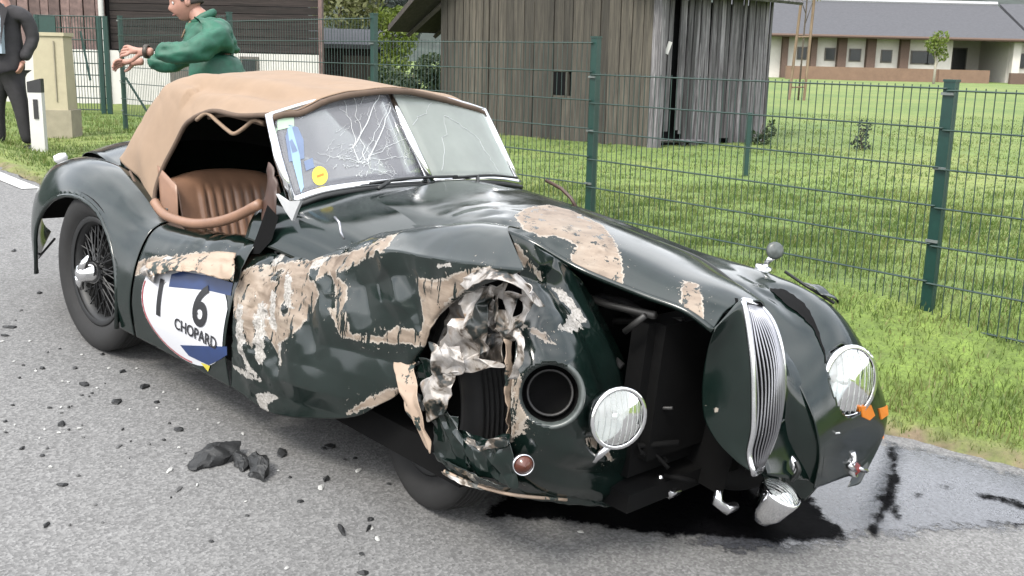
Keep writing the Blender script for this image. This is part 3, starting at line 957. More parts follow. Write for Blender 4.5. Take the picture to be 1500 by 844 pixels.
# ================================================================== cabinet, marker post, mesh gate
cd = 12.8
cab = thing('utility_cabinet', 'cream utility cabinet on a beige base beside the white marker post', 'cabinet', gp(87, cd))
MB().box((0, 0, .17), (.42, .3, .46), None).build('base', 'beige_base', cab)
MB().box((-.02, 0, .83), (.385, .27, .86), None, .93).build('body', 'beige_cabinet', cab)
MB().box((-.02, 0, 1.275), (.40, .29, .04), None).build('lid', 'beige_cabinet', cab)
MB().box((.05, -.142, .85), (.012, .012, .7), None).build('door_seam', 'beige_base', cab)
md = 10.6
mk = thing('marker_post', 'white roadside marker post with black slanted top and dark reflector', 'marker post', gp(57, md))
def tri_post(z0, z1, w, d_, slope=0):
    m = MB()
    vs = []
    for z in (z0, z1):
        for a, b in ((-w / 2, -d_ / 2), (w / 2, -d_ / 2), (w / 2 * .8, d_ / 2), (-w / 2 * .8, d_ / 2)):
            vs.append((a, b, z + (slope * a if z == z1 else 0)))
    return m.add(vs, [(3, 2, 1, 0), (4, 5, 6, 7), (0, 1, 5, 4), (1, 2, 6, 5), (2, 3, 7, 6), (3, 0, 4, 7)])
tri_post(-.1, .66, .135, .1).build('shaft', 'white_plastic', mk)
tri_post(.66, .78, .138, .104, .25).build('black_band', 'black_plastic', mk)
MB().box((.005, -.056, .50), (.042, .012, .19), None).build('reflector', 'black_plastic', mk)
gd = 18.0
gate = thing('mesh_gate', 'dark green wire mesh gate in front of the house, behind the cabinet', 'gate', gp(120, gd))
gi = Matrix.Translation(-Vector(gate.location))
gxx = lambda px: (px - 750) / 1550 * gd
def gpt(px, z): return gi @ Vector((gxx(px), gd, z))
for px in (64, 153, 162):
    MB().tube([gpt(px, .4), gpt(px, 2.15)], .045, 6).build('post', 'fence_green', gate)
mb = MB()
for k in range(9): mb.tube([gpt(64, .62 + k * .19), gpt(162, .62 + k * .19)], .009, 4, False)
for k in range(24): mb.tube([gpt(64 + k * 4.2, .6), gpt(64 + k * 4.2, 2.14)], .006, 4, False)
mb.build('mesh_panel', 'fence_wire', gate)
MB().box(gpt(78, 1.95), (.3, .03, .36), None).build('gate_plate', 'fence_green', gate)
MB().tube([gpt(126, 1.9), gpt(136, 1.1)], .02, 5).build('brace', 'fence_green', gate)
MB().tube([floc((-5.06, 13.93, gz(-5.1, 14) + .75)), floc((-4.72, 13.9, gz(-5.1, 14) + .2))], .016, 5).build('brace', 'fence_green', fence)
# ================================================================== paint and metal
def paint_mat():
    m, nt, b = newmat('green_paint')
    v = coord(nt)
    n0 = noise_n(nt, 38, 5, 0.7, v)
    n1 = noise_n(nt, 9, 4, 0.6, v)
    n2 = noise_n(nt, 130, 3, 0.6, v)
    jit = mathn(nt, 'ADD', mathn(nt, 'MULTIPLY', mathn(nt, 'SUBTRACT', n0.outputs['Fac'], 0.5), 0.034),
                mathn(nt, 'MULTIPLY', mathn(nt, 'SUBTRACT', n1.outputs['Fac'], 0.5), 0.03))
    bare = mathn(nt, 'ADD', mathn(nt, 'SUBTRACT', attr(nt, 'bare'), 1.0), jit)
    # small flakes broken away around each bare area
    n6 = noise_n(nt, 75, 4, 0.7, v)
    out_d = mathn(nt, 'MAXIMUM', mathn(nt, 'MULTIPLY', bare, -1.0), 0.0)
    flake = mathn(nt, 'SUBTRACT', mathn(nt, 'SUBTRACT', n6.outputs['Fac'], 0.63), mathn(nt, 'MULTIPLY', out_d, 1.5))
    fb_ = mathn(nt, 'MAXIMUM', mathn(nt, 'GREATER_THAN', bare, 0.0), mathn(nt, 'GREATER_THAN', flake, 0.0))
    # slivers of paint that survived inside the scrapes
    vk = coord(nt, (30, 30, 6))
    n7 = noise_n(nt, 1.0, 5, 0.7, vk, 0.3)
    keep_ = mathn(nt, 'GREATER_THAN', mathn(nt, 'SUBTRACT', n7.outputs['Fac'], mathn(nt, 'MULTIPLY', mathn(nt, 'MAXIMUM', bare, 0.0), 0.5)), 0.565)
    fb_ = mathn(nt, 'MULTIPLY', fb_, mathn(nt, 'SUBTRACT', 1.0, keep_))
    metal = mathn(nt, 'ADD', mathn(nt, 'SUBTRACT', attr(nt, 'scraped'), 1.0), mathn(nt, 'MULTIPLY', jit, 1.3))
    fm_ = mathn(nt, 'GREATER_THAN', metal, 0.0)
    green = ramp(nt, n1.outputs['Fac'], [(0.3, (0.0024, 0.0062, 0.005)), (0.7, (0.0045, 0.0098, 0.0082))])
    vs = coord(nt, (5, 5, 34))
    n4 = noise_n(nt, 1.0, 6, 0.7, vs, 0.5)                                                # scrape streaks
    tan = ramp(nt, n4.outputs['Fac'], [(0.25, (0.085, 0.068, 0.053)), (0.40, (0.148, 0.115, 0.087)), (0.58, (0.195, 0.156, 0.12)), (0.75, (0.25, 0.22, 0.185))])
    n5 = noise_n(nt, 7, 4, 0.6, v, 0.3)
    tone = ramp(nt, n5.outputs['Fac'], [(0.30, (0.42, 0.36, 0.31)), (0.45, (0.95, 0.92, 0.90)), (0.60, (1.0, 1.0, 1.0)), (0.72, (1.18, 1.28, 1.36))])
    tan = mixc(nt, 1.0, tan, tone, 'MULTIPLY')
    grey = ramp(nt, n2.outputs['Fac'], [(0.3, (0.106, 0.099, 0.091)), (0.5, (0.23, 0.217, 0.198)), (0.7, (0.35, 0.335, 0.32))])
    rim = mathn(nt, 'MULTIPLY', mathn(nt, 'LESS_THAN', bare, 0.0055), 0.65)          # exposed primer along the broken edge
    tan = mixc(nt, rim, tan, (0.26, 0.235, 0.205))
    stain = ramp(nt, noise_n(nt, 17, 6, 0.75, v, 0.8).outputs['Fac'], [(0.33, 0.25), (0.40, 1.0)])
    tan = mixc(nt, 0.7, tan, stain, 'MULTIPLY')
    c = mixc(nt, fb_, green, tan)
    c = mixc(nt, fm_, c, grey)
    nt.links.new(c, b.inputs['Base Color'])
    anyb = mathn(nt, 'MAXIMUM', fb_, fm_)
    dust = ramp(nt, n1.outputs['Fac'], [(0.35, 0.09), (0.7, 0.22)])
    r = nt.nodes.new('ShaderNodeMix'); r.data_type = 'FLOAT'
    nt.links.new(anyb, r.inputs[0]); nt.links.new(dust, r.inputs[2]); r.inputs[3].default_value = 0.62
    nt.links.new(r.outputs[0], b.inputs['Roughness'])
    b.inputs['IOR'].default_value = 1.55
    bn = bump(nt, b, mathn(nt, 'ADD', mathn(nt, 'MULTIPLY', anyb, -1.0), mathn(nt, 'MULTIPLY', n2.outputs['Fac'], mathn(nt, 'MULTIPLY', anyb, 0.5))), 0.6, 0.002)
paint_mat()
def foil_mat():
    m, nt, b = newmat('torn_aluminium')
    v = coord(nt)
    n0 = noise_n(nt, 9, 4, 0.65, v, 0.6)
    n1 = noise_n(nt, 30, 4, 0.7, v)
    c = ramp(nt, n0.outputs['Fac'], [(0.39, (0.004, 0.007, 0.006)), (0.44, (0.10, 0.08, 0.063)), (0.47, (0.29, 0.265, 0.24)), (0.60, (0.40, 0.38, 0.365)), (0.68, (0.22, 0.16, 0.115))])
    c2 = ramp(nt, n1.outputs['Fac'], [(0.3, 0.55), (0.6, 1.1)])
    c = mixc(nt, 0.8, c, c2, 'MULTIPLY')
    nt.links.new(c, b.inputs['Base Color'])
    mt = ramp(nt, n0.outputs['Fac'], [(0.42, 0.0), (0.47, 0.35), (0.60, 0.45), (0.68, 0.0)])
    nt.links.new(mt, b.inputs['Metallic'])
    b.inputs['Roughness'].default_value = 0.42
    bump(nt, b, n1.outputs['Fac'], 0.35, 0.003)
foil_mat()
def chips_mat(name, base, chip, th, sc):
    m, nt, b = newmat(name)
    v = coord(nt)
    n0 = noise_n(nt, sc, 5, 0.7, v)
    f = ramp(nt, n0.outputs['Fac'], [(th, 0.0), (th + .02, 1.0)])
    c = mixc(nt, f, base, chip)
    nt.links.new(c, b.inputs['Base Color'])
    b.inputs['Roughness'].default_value = 0.5
chips_mat('torn_primer', (0.26, 0.195, 0.145), (0.010, 0.018, 0.015), 0.57, 11)
plain('canvas', (0.375, 0.262, 0.178), 0.92, var=0.07, scale=9)
plain('canvas_edge', (0.15, 0.10, 0.07), 0.92, var=0.12, scale=20)
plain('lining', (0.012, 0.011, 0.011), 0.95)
plain('chrome', (0.78, 0.78, 0.79), 0.09, 1.0, var=0.03)
plain('slat_metal', (0.30, 0.30, 0.32), 0.30, 1.0, var=0.1)
plain('dull_chrome', (0.62, 0.62, 0.64), 0.22, 1.0, var=0.08, scale=20)
plain('rubber', (0.011, 0.0105, 0.0105), 0.8, var=0.3, scale=18)
plain('wheel_black', (0.009, 0.0095, 0.010), 0.55, var=0.2)
plain('leather', (0.33, 0.18, 0.112), 0.45, var=0.15, scale=10)
plain('leather_dark', (0.075, 0.036, 0.024), 0.5, var=0.2, scale=10)
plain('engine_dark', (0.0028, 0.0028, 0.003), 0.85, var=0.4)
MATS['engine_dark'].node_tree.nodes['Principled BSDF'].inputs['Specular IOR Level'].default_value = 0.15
plain('engine_metal', (0.035, 0.034, 0.033), 0.5, 0.2, var=0.4)
plain('ring_grey', (0.10, 0.115, 0.11), 0.35, var=0.3, scale=40)
plain('pillar_silver', (0.62, 0.63, 0.64), 0.35, var=0.1)
plain('piping', (0.01, 0.012, 0.012), 0.5)
chips_mat('decal_white', (0.40, 0.405, 0.425), (0.10, 0.10, 0.10), 0.66, 20)
plain('decal_blue', (0.02, 0.05, 0.17), 0.35, var=0.15)
plain('decal_black', (0.015, 0.015, 0.018), 0.4)
plain('decal_red', (0.42, 0.05, 0.06), 0.4)
plain('decal_yellow', (0.85, 0.72, 0.08), 0.5, var=0.06)
plain('decal_sky', (0.35, 0.55, 0.75), 0.45, var=0.1)
plain('decal_faded', (0.20, 0.27, 0.43), 0.5, var=0.15)
plain('decal_mint', (0.55, 0.75, 0.55), 0.5, var=0.1)
plain('crack', (0.82, 0.85, 0.86), 0.4, var=0.05)
plain('orange_tape', (0.9, 0.26, 0.015), 0.5, var=0.12)
plain('red_lens', (0.22, 0.02, 0.015), 0.12)
plain('amber_lens', (0.12, 0.035, 0.02), 0.2, var=0.3)
plain('reflector_white', (0.95, 0.95, 0.95), 0.25, 0.0, var=0.04)
plain('bowl_silver', (0.75, 0.76, 0.78), 0.16, 1.0, var=0.1, scale=30)
def glass_mat(name, tint, tr, rough):
    m, nt, b = newmat(name)
    v = coord(nt)
    n = noise_n(nt, 6, 4, 0.6, v)
    out = nt.nodes['Material Output']
    t = nt.nodes.new('ShaderNodeBsdfTransparent'); t.inputs[0].default_value = (0.78, 0.82, 0.8, 1)
    d = nt.nodes.new('ShaderNodeBsdfDiffuse'); d.inputs[0].default_value = tint + (1,)
    f = ramp(nt, n.outputs['Fac'], [(0.3, tr - .06), (0.7, tr + .06)])
    ms = nt.nodes.new('ShaderNodeMixShader'); nt.links.new(f, ms.inputs[0])
    nt.links.new(t.outputs[0], ms.inputs[1]); nt.links.new(d.outputs[0], ms.inputs[2])
    g = nt.nodes.new('ShaderNodeBsdfGlossy'); g.inputs['Roughness'].default_value = rough
    fr = nt.nodes.new('ShaderNodeFresnel'); fr.inputs[0].default_value = 1.5
    m2 = nt.nodes.new('ShaderNodeMixShader'); nt.links.new(fr.outputs[0], m2.inputs[0])
    nt.links.new(ms.outputs[0], m2.inputs[1]); nt.links.new(g.outputs[0], m2.inputs[2])
    nt.links.new(m2.outputs[0], out.inputs['Surface'])
glass_mat('screen_glass', (0.27, 0.275, 0.30), 0.38, 0.02)
glass_mat('milky_glass', (0.31, 0.34, 0.315), 0.56, 0.03)
glass_mat('lamp_glass', (0.8, 0.82, 0.82), 0.25, 0.02)

# ================================================================== the car
car = thing('crashed_roadster', 'wrecked dark green vintage roadster with tan soft top and crushed front fender', 'car', CAR_M)

def panel(name, pts, mat='green_paint', parent=None, keep=None, bare=(), scraped=(), axes=(0, 2), crumple=None, thick=0.0025, smooth=True, drop=None):
    """a sheet-metal panel from a (nu, nv, 3) point grid"""
    nu, nv = pts.shape[:2]
    V = pts.reshape(-1, 3).copy()
    F = grid_faces(nu, nv)
    if keep is not None:
        ok = keep(V)
        F = [f for f in F if all(ok[i] for i in f)]
    if crumple is not None:
        V = crumple(V)
    at = {}
    for nm, polys in (('bare', bare), ('scraped', scraped)):
        d = np.full(len(V), -1.0)
        for p in polys:
            pp = [(q[axes[0]], q[axes[1]]) for q in p]
            d = np.maximum(d, poly_sdf(V[:, axes[0]], V[:, axes[1]], pp))
        at[nm] = d + 1.0                             # distance into the bare area, stored from 1
    used = sorted({i for f in F for i in f})
    mp = {o: n for n, o in enumerate(used)}
    o = mesh_obj(name, V[used], [tuple(mp[i] for i in f) for f in F], mat, parent or car, smooth, {k: v[used] for k, v in at.items()})
    if thick:
        s = o.modifiers.new('thickness', 'SOLIDIFY'); s.thickness = thick; s.offset = 0
    return o

def dent(V, amp, sc, weight=None, seed=0.0, sharp=True):
    out = V.copy()
    for i, p in enumerate(V):
        w = 1.0 if weight is None else weight[i]
        if w < 0.01: continue
        q = Vector(p) * sc + Vector((seed, seed * 2, -seed))
        n = noise.noise_vector(q) + noise.noise_vector(q * 2.3) * 0.5
        if sharp:
            n = Vector((abs(n.x) - .3, abs(n.y) - .3, abs(n.z) - .3)) * 1.4
        out[i] = p + np.array(n) * amp * w
    return out

# ---------------------------------------------------------------- rear fender + door (right side)
SEC = [
 (-1.08, [(-.26,.58),(-.34,.60),(-.42,.58),(-.48,.50),(-.51,.42),(-.50,.33),(-.46,.28)]),
 (-.85, [(-.38,.66),(-.46,.68),(-.55,.65),(-.61,.56),(-.63,.45),(-.62,.33),(-.60,.24)]),
 (-.6, [(-.45,.735),(-.54,.75),(-.65,.70),(-.72,.58),(-.745,.46),(-.745,.34),(-.73,.22)]),
 (-.35, [(-.48,.77),(-.57,.79),(-.67,.75),(-.75,.64),(-.78,.5),(-.78,.36),(-.76,.22)]),
 (-.1, [(-.50,.775),(-.58,.79),(-.68,.75),(-.76,.65),(-.79,.5),(-.79,.36),(-.77,.2)]),
 (.15, [(-.53,.735),(-.60,.742),(-.69,.70),(-.76,.60),(-.785,.48),(-.79,.35),(-.77,.2)]),
 (.4, [(-.56,.675),(-.62,.672),(-.69,.64),(-.74,.56),(-.77,.45),(-.78,.33),(-.76,.2)]),
 (.7, [(-.57,.68),(-.63,.678),(-.69,.65),(-.735,.57),(-.765,.45),(-.77,.33),(-.745,.2)]),
 (1.0, [(-.57,.72),(-.63,.716),(-.68,.68),(-.725,.58),(-.755,.45),(-.76,.33),(-.735,.2)]),
 (1.2, [(-.57,.76),(-.62,.755),(-.67,.71),(-.715,.6),(-.75,.45),(-.755,.33),(-.73,.2)])]
ctrl = np.array([[(x, y, z) for (y, z) in s] for x, s in SEC])
AX, AZ, ARX, ARZ = -0.085, 0.33, 0.435, 0.335
def arch(P):
    """trim the wheel opening and pull its rim onto the arch curve"""
    return np.hypot((P[:, 0] - AX) / ARX, np.maximum(P[:, 2] - AZ, 0) / ARZ)
full = net(ctrl, 300, 90)
def arch_keep(V):
    return ~((arch(V) < 1.0) & (V[:, 1] < -.60) & (V[:, 2] < 0.7))
split = int(np.argmin(np.abs(full[:, 40, 0] - 0.47)))
end = int(np.argmin(np.abs(full[:, 40, 0] - 1.17)))
def snap_arch(V):
    d = arch(V)
    near = (d < 1.06) & (V[:, 1] < -.60) & (V[:, 2] < .7)
    for i in np.where(near)[0]:
        k = 1.0 / max(d[i], 1e-3)
        V[i, 0] = AX + (V[i, 0] - AX) * k if d[i] < 1.03 else V[i, 0]
        if V[i, 2] > AZ and d[i] < 1.03: V[i, 2] = AZ + (V[i, 2] - AZ) * k
    return V
panel('rear_fender', full[:split + 1], keep=arch_keep, crumple=snap_arch)
# rolled arch lip following the cut
lip = []
for t in np.linspace(math.pi * .985, -.02, 60):
    x, z = AX + ARX * math.cos(t), AZ + ARZ * math.sin(t)
    row = int(np.clip(np.argmin(np.abs(full[:, 60, 0] - x)), 0, 299))
    col = int(np.argmin(np.abs(full[row, :, 2] - z) + (full[row, :, 1] > -.6) * 9))
    lip.append((x, full[row, col, 1] + .004, z))
lip = [(lip[0][0], lip[0][1], .22)] + lip + [(lip[-1][0], lip[-1][1], .2)]
MB().tube(lip, .010, 6).build('arch_lip', 'green_paint', car, True)
mirror = full.copy(); mirror[:, :, 1] *= -1
panel('rear_fender', mirror[:split + 1][:, ::-1])
# inner wheel well ahead of the wheel
well = np.array([[(AX + .47 * math.cos(t), y, AZ + .36 * math.sin(t)) for y in (-.74, -.55, -.36)] for t in np.linspace(-.35, 2.70, 30)])
panel('wheel_well', well, 'engine_dark', thick=0)
# door: panel split for the torn top corner, with dents along it
door_bare = [[(0.427,-0.690,0.494),(0.568,-0.690,0.556),(0.882,-0.690,0.640),(1.097,-0.690,0.684),(1.109,-0.690,0.590),(1.012,-0.690,0.545),(0.888,-0.690,0.556),(0.691,-0.690,0.518),(0.543,-0.690,0.488),(0.470,-0.690,0.447)]]
def door_c(V):
    w = np.clip((V[:, 2] - .50) / .1, 0, 1) * np.clip((V[:, 0] - .62) / .2, 0, 1)
    return dent(V, .009, 5.0, w, 2.0)
panel('door', full[split + 2:end], bare=door_bare, crumple=door_c)
panel('door', mirror[split + 2:][:, ::-1])
door_pts = full[split - 30:].reshape(-1, 3)
bvh = BVHTree.FromPolygons([tuple(p) for p in full.reshape(-1, 3)], grid_faces(*full.shape[:2]))
def on_side(x, z, off):
    h = bvh.ray_cast(Vector((x, -3, z)), Vector((0, 1, 0)))
    y = h[0].y if h[0] else -.75
    return (x, y - off, z)
# piping between fender and tub
seam = [(-.95, -.36, .668), (-.7, -.44, .716), (-.465, -.47, .765), (-.246, -.49, .782), (-.05, -.51, .770), (.12, -.53, .745), (.25, -.55, .712), (.36, -.565, .69)]
MB().tube(crspline(seam, 30), .007, 6).build('fender_piping', 'piping', car, True)

# rear deck, tail and body tub
deck = np.array([[(x, y * w, z - .07 * abs(y) ** 2.4) for y in (-1, -.66, -.33, 0, .33, .66, 1)] for x, w, z in ((.1, .56, .79), (-.3, .53, .86), (-.6, .47, .845), (-.9, .38, .765), (-1.1, .28, .60), (-1.16, .25, .42), (-1.12, .25, .28))])
panel('rear_deck', net(deck, 50, 36))
tub = MB()
tub.box((.95, 0, .25), (2.6, 1.16, .10)).box((.2, 0, .45), (.04, 1.0, .45)).box((-.45, 0, .4), (1.0, .8, .3))
tub.build('floor_pan', 'engine_dark', car)
MB().box((1.42, 0, .50), (.04, 1.2, .62)).build('firewall', 'engine_dark', car)

# ---------------------------------------------------------------- soft top
HOOD = [   # from the windscreen back to the body, right edge first
 [(1.085,-.565,1.185),(1.10,-.45,1.235),(1.10,-.25,1.275),(1.10,0,1.305),(1.08,.25,1.270),(1.06,.45,1.235),(1.04,.56,1.20)],
 [(.84,-.548,1.15),(.86,-.46,1.218),(.86,-.27,1.268),(.86,0,1.300),(.86,.27,1.272),(.86,.46,1.255),(.84,.56,1.18)],
 [(.62,-.53,1.140),(.58,-.45,1.208),(.56,-.28,1.262),(.56,0,1.292),(.56,.28,1.262),(.57,.46,1.21),(.60,.57,1.11)],
 [(.455,-.525,1.085),(.33,-.445,1.198),(.25,-.29,1.245),(.22,0,1.270),(.25,.29,1.245),(.34,.46,1.18),(.42,.56,1.05)],
 [(.36,-.530,.99),(.16,-.455,1.172),(-.02,-.335,1.188),(-.08,0,1.20),(-.02,.335,1.18),(.15,.46,1.14),(.30,.56,.95)],
 [(.285,-.550,.86),(.06,-.480,1.055),(-.12,-.365,1.085),(-.20,0,1.12),(-.12,.365,1.085),(.06,.49,1.04),(.25,.56,.85)],
 [(.255,-.568,.755),(.01,-.525,.895),(-.22,-.420,.905),(-.33,0,.95),(-.22,.42,.905),(.02,.53,.88),(.24,.57,.75)],
 [(.29,-.590,.675),(.06,-.540,.762),(-.30,-.45,.812),(-.45,0,.832),(-.30,.45,.812),(.06,.54,.76),(.29,.59,.675)]]
hood = net(HOOD, 90, 90)
def hood_c(V):
    out = V.copy()
    for i, p in enumerate(V):
        x, y, z = p
        w = 0.006 * noise.noise(Vector((x * 3.2, y * 9, z * 3))) - 0.005 * (1 - abs(noise.noise(Vector((x * 5, y * 2.5, z * 6 + y * 4))))) ** 5
        # slack folds along the right edge of the roof
        f = math.exp(-((y + .47) / .10) ** 2) * (1 if x > .3 else 0)
        w += -0.022 * f * (0.5 + 0.5 * math.sin(9 * z * 3 + x * 5))
        w += -.020 * math.exp(-((y + .415) / .035) ** 2) * sstep(.0, .3, x) * sstep(1.06, .8, x) + .012 * math.exp(-((y + .33) / .05) ** 2) * sstep(-.1, .2, x) * sstep(1.06, .85, x)
        if y < 0: w *= float(sstep(-.565, -.47, y))
        out[i, 2] += w
        out[i, 1] += w * (-.5 if y < 0 else .5)
    return out
hoodo = panel('soft_top', hood, 'canvas', crumple=hood_c, thick=.004)
cen = np.array([.4, 0, .8])
inner = hood_c(hood.reshape(-1, 3)).reshape(hood.shape)
inner = cen + (inner - cen) * np.array([.975, .97, .965])
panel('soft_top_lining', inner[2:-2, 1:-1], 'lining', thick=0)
edge = hood_c(hood.reshape(-1, 3)).reshape(hood.shape)[:, 0]
MB().tube([tuple(p + np.array([0, -.002, 0])) for p in edge[::2]], .010, 6).build('opening_binding', 'canvas_edge', hoodo, True)
ft = hood_c(hood.reshape(-1, 3)).reshape(hood.shape)[0]
MB().tube([tuple(p + np.array([.012, 0, -.012])) for p in ft[::3]], .012, 8).build('header_rail', 'canvas_edge', hoodo, True)
MB().tube(crspline([(0.505,-0.530,1.085),(0.583,-0.530,1.123),(0.663,-0.530,1.102),(0.735,-0.530,1.081),(0.791,-0.530,1.073),(0.857,-0.530,1.104),(0.925,-0.530,1.144),(0.990,-0.530,1.143)], 26), .008, 6).build('torn_binding', 'canvas', hoodo, True)
MB().tube(crspline([(0.547,-0.500,1.102),(0.670,-0.500,1.130),(0.780,-0.500,1.135),(0.953,-0.500,1.133)], 20), .010, 6).build('torn_binding', 'canvas_edge', hoodo, True)
MB().tube(crspline([(.0, -.56, .79), (.07, -.575, .765), (.09, -.57, .74)], 8), .006, 5).build('strap_loop', 'canvas_edge', hoodo, True)
# far side opening seen through the car
# ---------------------------------------------------------------- windscreen
GR = [(1.262,-.572,.905),(1.29,-.45,.945),(1.31,-.25,.965),(1.33,-.02,.972)]
GT = [(1.085,-.570,1.185),(1.085,-.40,1.232),(1.075,-.22,1.265),(1.075,-.035,1.292)]
LR = [(1.33,.02,.972),(1.32,.25,.968),(1.30,.42,.955),(1.28,.555,.935)]
LT = [(1.075,-.03,1.292),(1.075,.2,1.272),(1.065,.38,1.245),(1.05,.53,1.215)]
def pane(name, lo, hi, mat, parent):
    a, b = crspline(lo, 14), crspline(hi, 14)
    pts = np.stack([a + (b - a) * t for t in np.linspace(0, 1, 10)], 0)
    o = panel(name, pts, mat, parent, thick=.005)
    return o, pts
fm = MB().tube(crspline(GR, 20), .016, 8).tube(crspline(LR, 20), .015, 8).tube([GR[0], ((1.262+1.085)/2-.004, -.578, 1.045), GT[0]], .017, 8).tube([LR[-1], LT[-1]], .012, 8)
scr = fm.build('windscreen', 'chrome', car, True)
MB().tube([(1.345, 0, .965), (1.21, -.02, 1.13), (1.078, -.035, 1.285)], .018, 8).build('centre_bar', 'chrome', scr, True)
MB().tube(crspline(GT, 20), .008, 6).tube(crspline(LT, 20), .008, 6).build('top_rail', 'dull_chrome', scr, True)
pg, PG = pane('glass_pane', GR, GT, 'screen_glass', scr)
pl_, PL_ = pane('glass_pane', LR, LT, 'milky_glass', scr)
# pillar foot (the bright triangular bracket)
foot = [(1.245,-0.630,0.930),(1.315,-0.630,0.917),(1.396,-0.630,0.935),(1.371,-0.630,0.892),(1.354,-0.630,0.855),(1.310,-0.630,0.880)]
mb = MB()
n = len(foot)
mb.add([Vector(p) for p in foot] + [Vector(p) + Vector((0, .012, 0)) for p in foot], [tuple(range(n)), tuple(range(2 * n - 1, n - 1, -1))] + [(i, i + n, (i + 1) % n + n, (i + 1) % n) for i in range(n)])
mb.build('pillar_foot', 'pillar_silver', scr)
MB().tube(crspline([(p[0] + .018, p[1], p[2] - .016) for p in GR + LR], 40), .011, 6).build('screen_gasket', 'piping', scr, True)
def glass_pt(P, u, v, off=.006):
    """point on a pane: u along, v up"""
    nu_, nv_ = P.shape[:2]
    a = v * (nu_ - 1); b = u * (nv_ - 1)
    i, j = min(int(a), nu_ - 2), min(int(b), nv_ - 2)
    fa, fb2 = a - i, b - j
    p = (P[i, j] * (1 - fa) * (1 - fb2) + P[i + 1, j] * fa * (1 - fb2) + P[i, j + 1] * (1 - fa) * fb2 + P[i + 1, j + 1] * fa * fb2)
    du = P[i, j + 1] - P[i, j]; dv = P[i + 1, j] - P[i, j]
    nn = np.cross(du, dv); nn /= np.linalg.norm(nn)
    if nn[0] < 0: nn = -nn
    return p + nn * off
def crack(mb, P, u0, v0, u1, v1, w=.0016, wig=.02, seed=0):
    r = random.Random(seed)
    n = 9
    pts = []
    for k in range(n + 1):
        t = k / n
        j = wig * (0 if k in (0, n) else 1)
        pts.append(glass_pt(P, min(.99, max(0.01, u0 + (u1 - u0) * t + r.uniform(-j, j))), min(.99, max(.01, v0 + (v1 - v0) * t + r.uniform(-j, j))), .004))
    mb.tube(pts, [w * (1 - .5 * k / n) for k in range(n + 1)], 4)
ck = MB()
r = random.Random(3)
for (u1, v1) in ((.62, .93), (.98, .86), (.99, .45), (.80, .05), (.32, .42), (.70, .99), (.95, .25)):
    crack(ck, PG, .62 + r.uniform(-.03, .03), .26 + r.uniform(-.03, .03), u1, v1, .0013, .018, int(u1 * 999 + v1 * 77))
crack(ck, PG, .58, .40, .93, .97, .0028, .01, 91); crack(ck, PG, .66, .24, .97, .80, .0028, .01, 92)
for k in range(26):
    a = r.uniform(0, 6.28); rr = r.uniform(.02, .22)
    u, v = .64 + rr * math.cos(a) * .9, .26 + rr * math.sin(a) * .9
    crack(ck, PG, u, v, u + r.uniform(-.07, .07), v + r.uniform(-.06, .06), .0013, .01, k)
for k in range(34):
    u, v = r.uniform(.25, .97), r.uniform(.04, .9)
    a = r.gauss(.9, .9)
    crack(ck, PG, u, v, u + .12 * math.cos(a), v + .16 * math.sin(a), .0007, .014, 200 + k)
ck.build('cracks', 'crack', pg, kind='stuff')
ck = MB()
for (a, b, c, d) in ((.1, .1, .35, .75), (.35, .75, .62, .55), (.62, .55, .7, .1), (.05, .6, .3, .9)):
    crack(ck, PL_, a, b, c, d, .0009, .02, int(a * 100))
ck.build('cracks', 'crack', pl_, kind='stuff')
def glass_patch(name, P, poly, mat, parent, off):
    vs = [glass_pt(P, u, v, off) for u, v in poly]
    return mesh_obj(name, vs, [tuple(range(len(vs)))], mat, parent)
circ = [(.30 + .066 * math.cos(t), .165 + .105 * math.sin(t)) for t in np.linspace(0, 2 * math.pi, 20, endpoint=False)]
st = glass_patch('round_sticker', PG, circ, 'decal_yellow', pg, .0045)
glass_patch('sticker_print', PG, [(.275, .15), (.335, .16), (.335, .185), (.275, .175)], 'orange_tape', st, .0055)
glass_patch('sticker', PG, [(.06, .42), (.20, .40), (.225, .60), (.20, .76), (.13, .82), (.08, .70)], 'decal_faded', pg, .0045)
glass_patch('sticker', PG, [(.10, .05), (.14, .10), (.165, .45), (.15, .80), (.11, .78), (.09, .4)], 'decal_sky', pg, .0052)
glass_patch('sticker', PG, [(.03, .80), (.17, .78), (.19, .93), (.06, .97)], 'decal_mint', pg, .0045)
glass_patch('sticker', PG, [(.19, .26), (.27, .27), (.27, .38), (.19, .37)], 'decal_faded', pg, .0048)
# wipers
MB().tube(crspline([(1.35, -.30, .975), (1.36, -.10, .99), (1.36, .12, .99)], 10), .006, 6).tube([(1.40, -.30, .965), (1.36, -.22, .98)], .008, 6).build('wiper', 'piping', scr, True)
MB().tube(crspline([(1.36, .10, .985), (1.345, .32, .985), (1.32, .50, .965)], 10), .006, 6).tube([(1.40, .20, .965), (1.35, .24, .985)], .008, 6).build('wiper', 'piping', scr, True)

# ---------------------------------------------------------------- scuttle
sc_ = []
for x, k in ((1.10, 0), (1.28, .0), (1.45, -.004), (1.62, -.012), (1.78, -.03)):
    sc_.append([(x, -.655, .74 + k), (x, -.625, .82 + k), (x, -.54, .89 + k), (x, -.30, .945 + k), (x, 0, .962 + k), (x, .30, .945 + k), (x, .54, .90 + k), (x, .66, .78 + k)])
panel('scuttle', net(sc_, 40, 60))
MB().tube([(1.581,-0.620,0.916),(1.609,-0.620,0.903),(1.620,-0.620,0.873),(1.640,-0.620,0.855)], .0045, 6).build('hinge_bracket', 'slat_metal', car, True)
gapm = MB()
g_ = [(1.243,-0.660,0.892),(1.315,-0.660,0.863),(1.280,-0.660,0.773),(1.206,-0.660,0.707),(1.144,-0.660,0.692),(1.191,-0.660,0.783)]
gapm.add(g_, [tuple(range(6))]); gapm.build('door_gap', 'engine_dark', car)
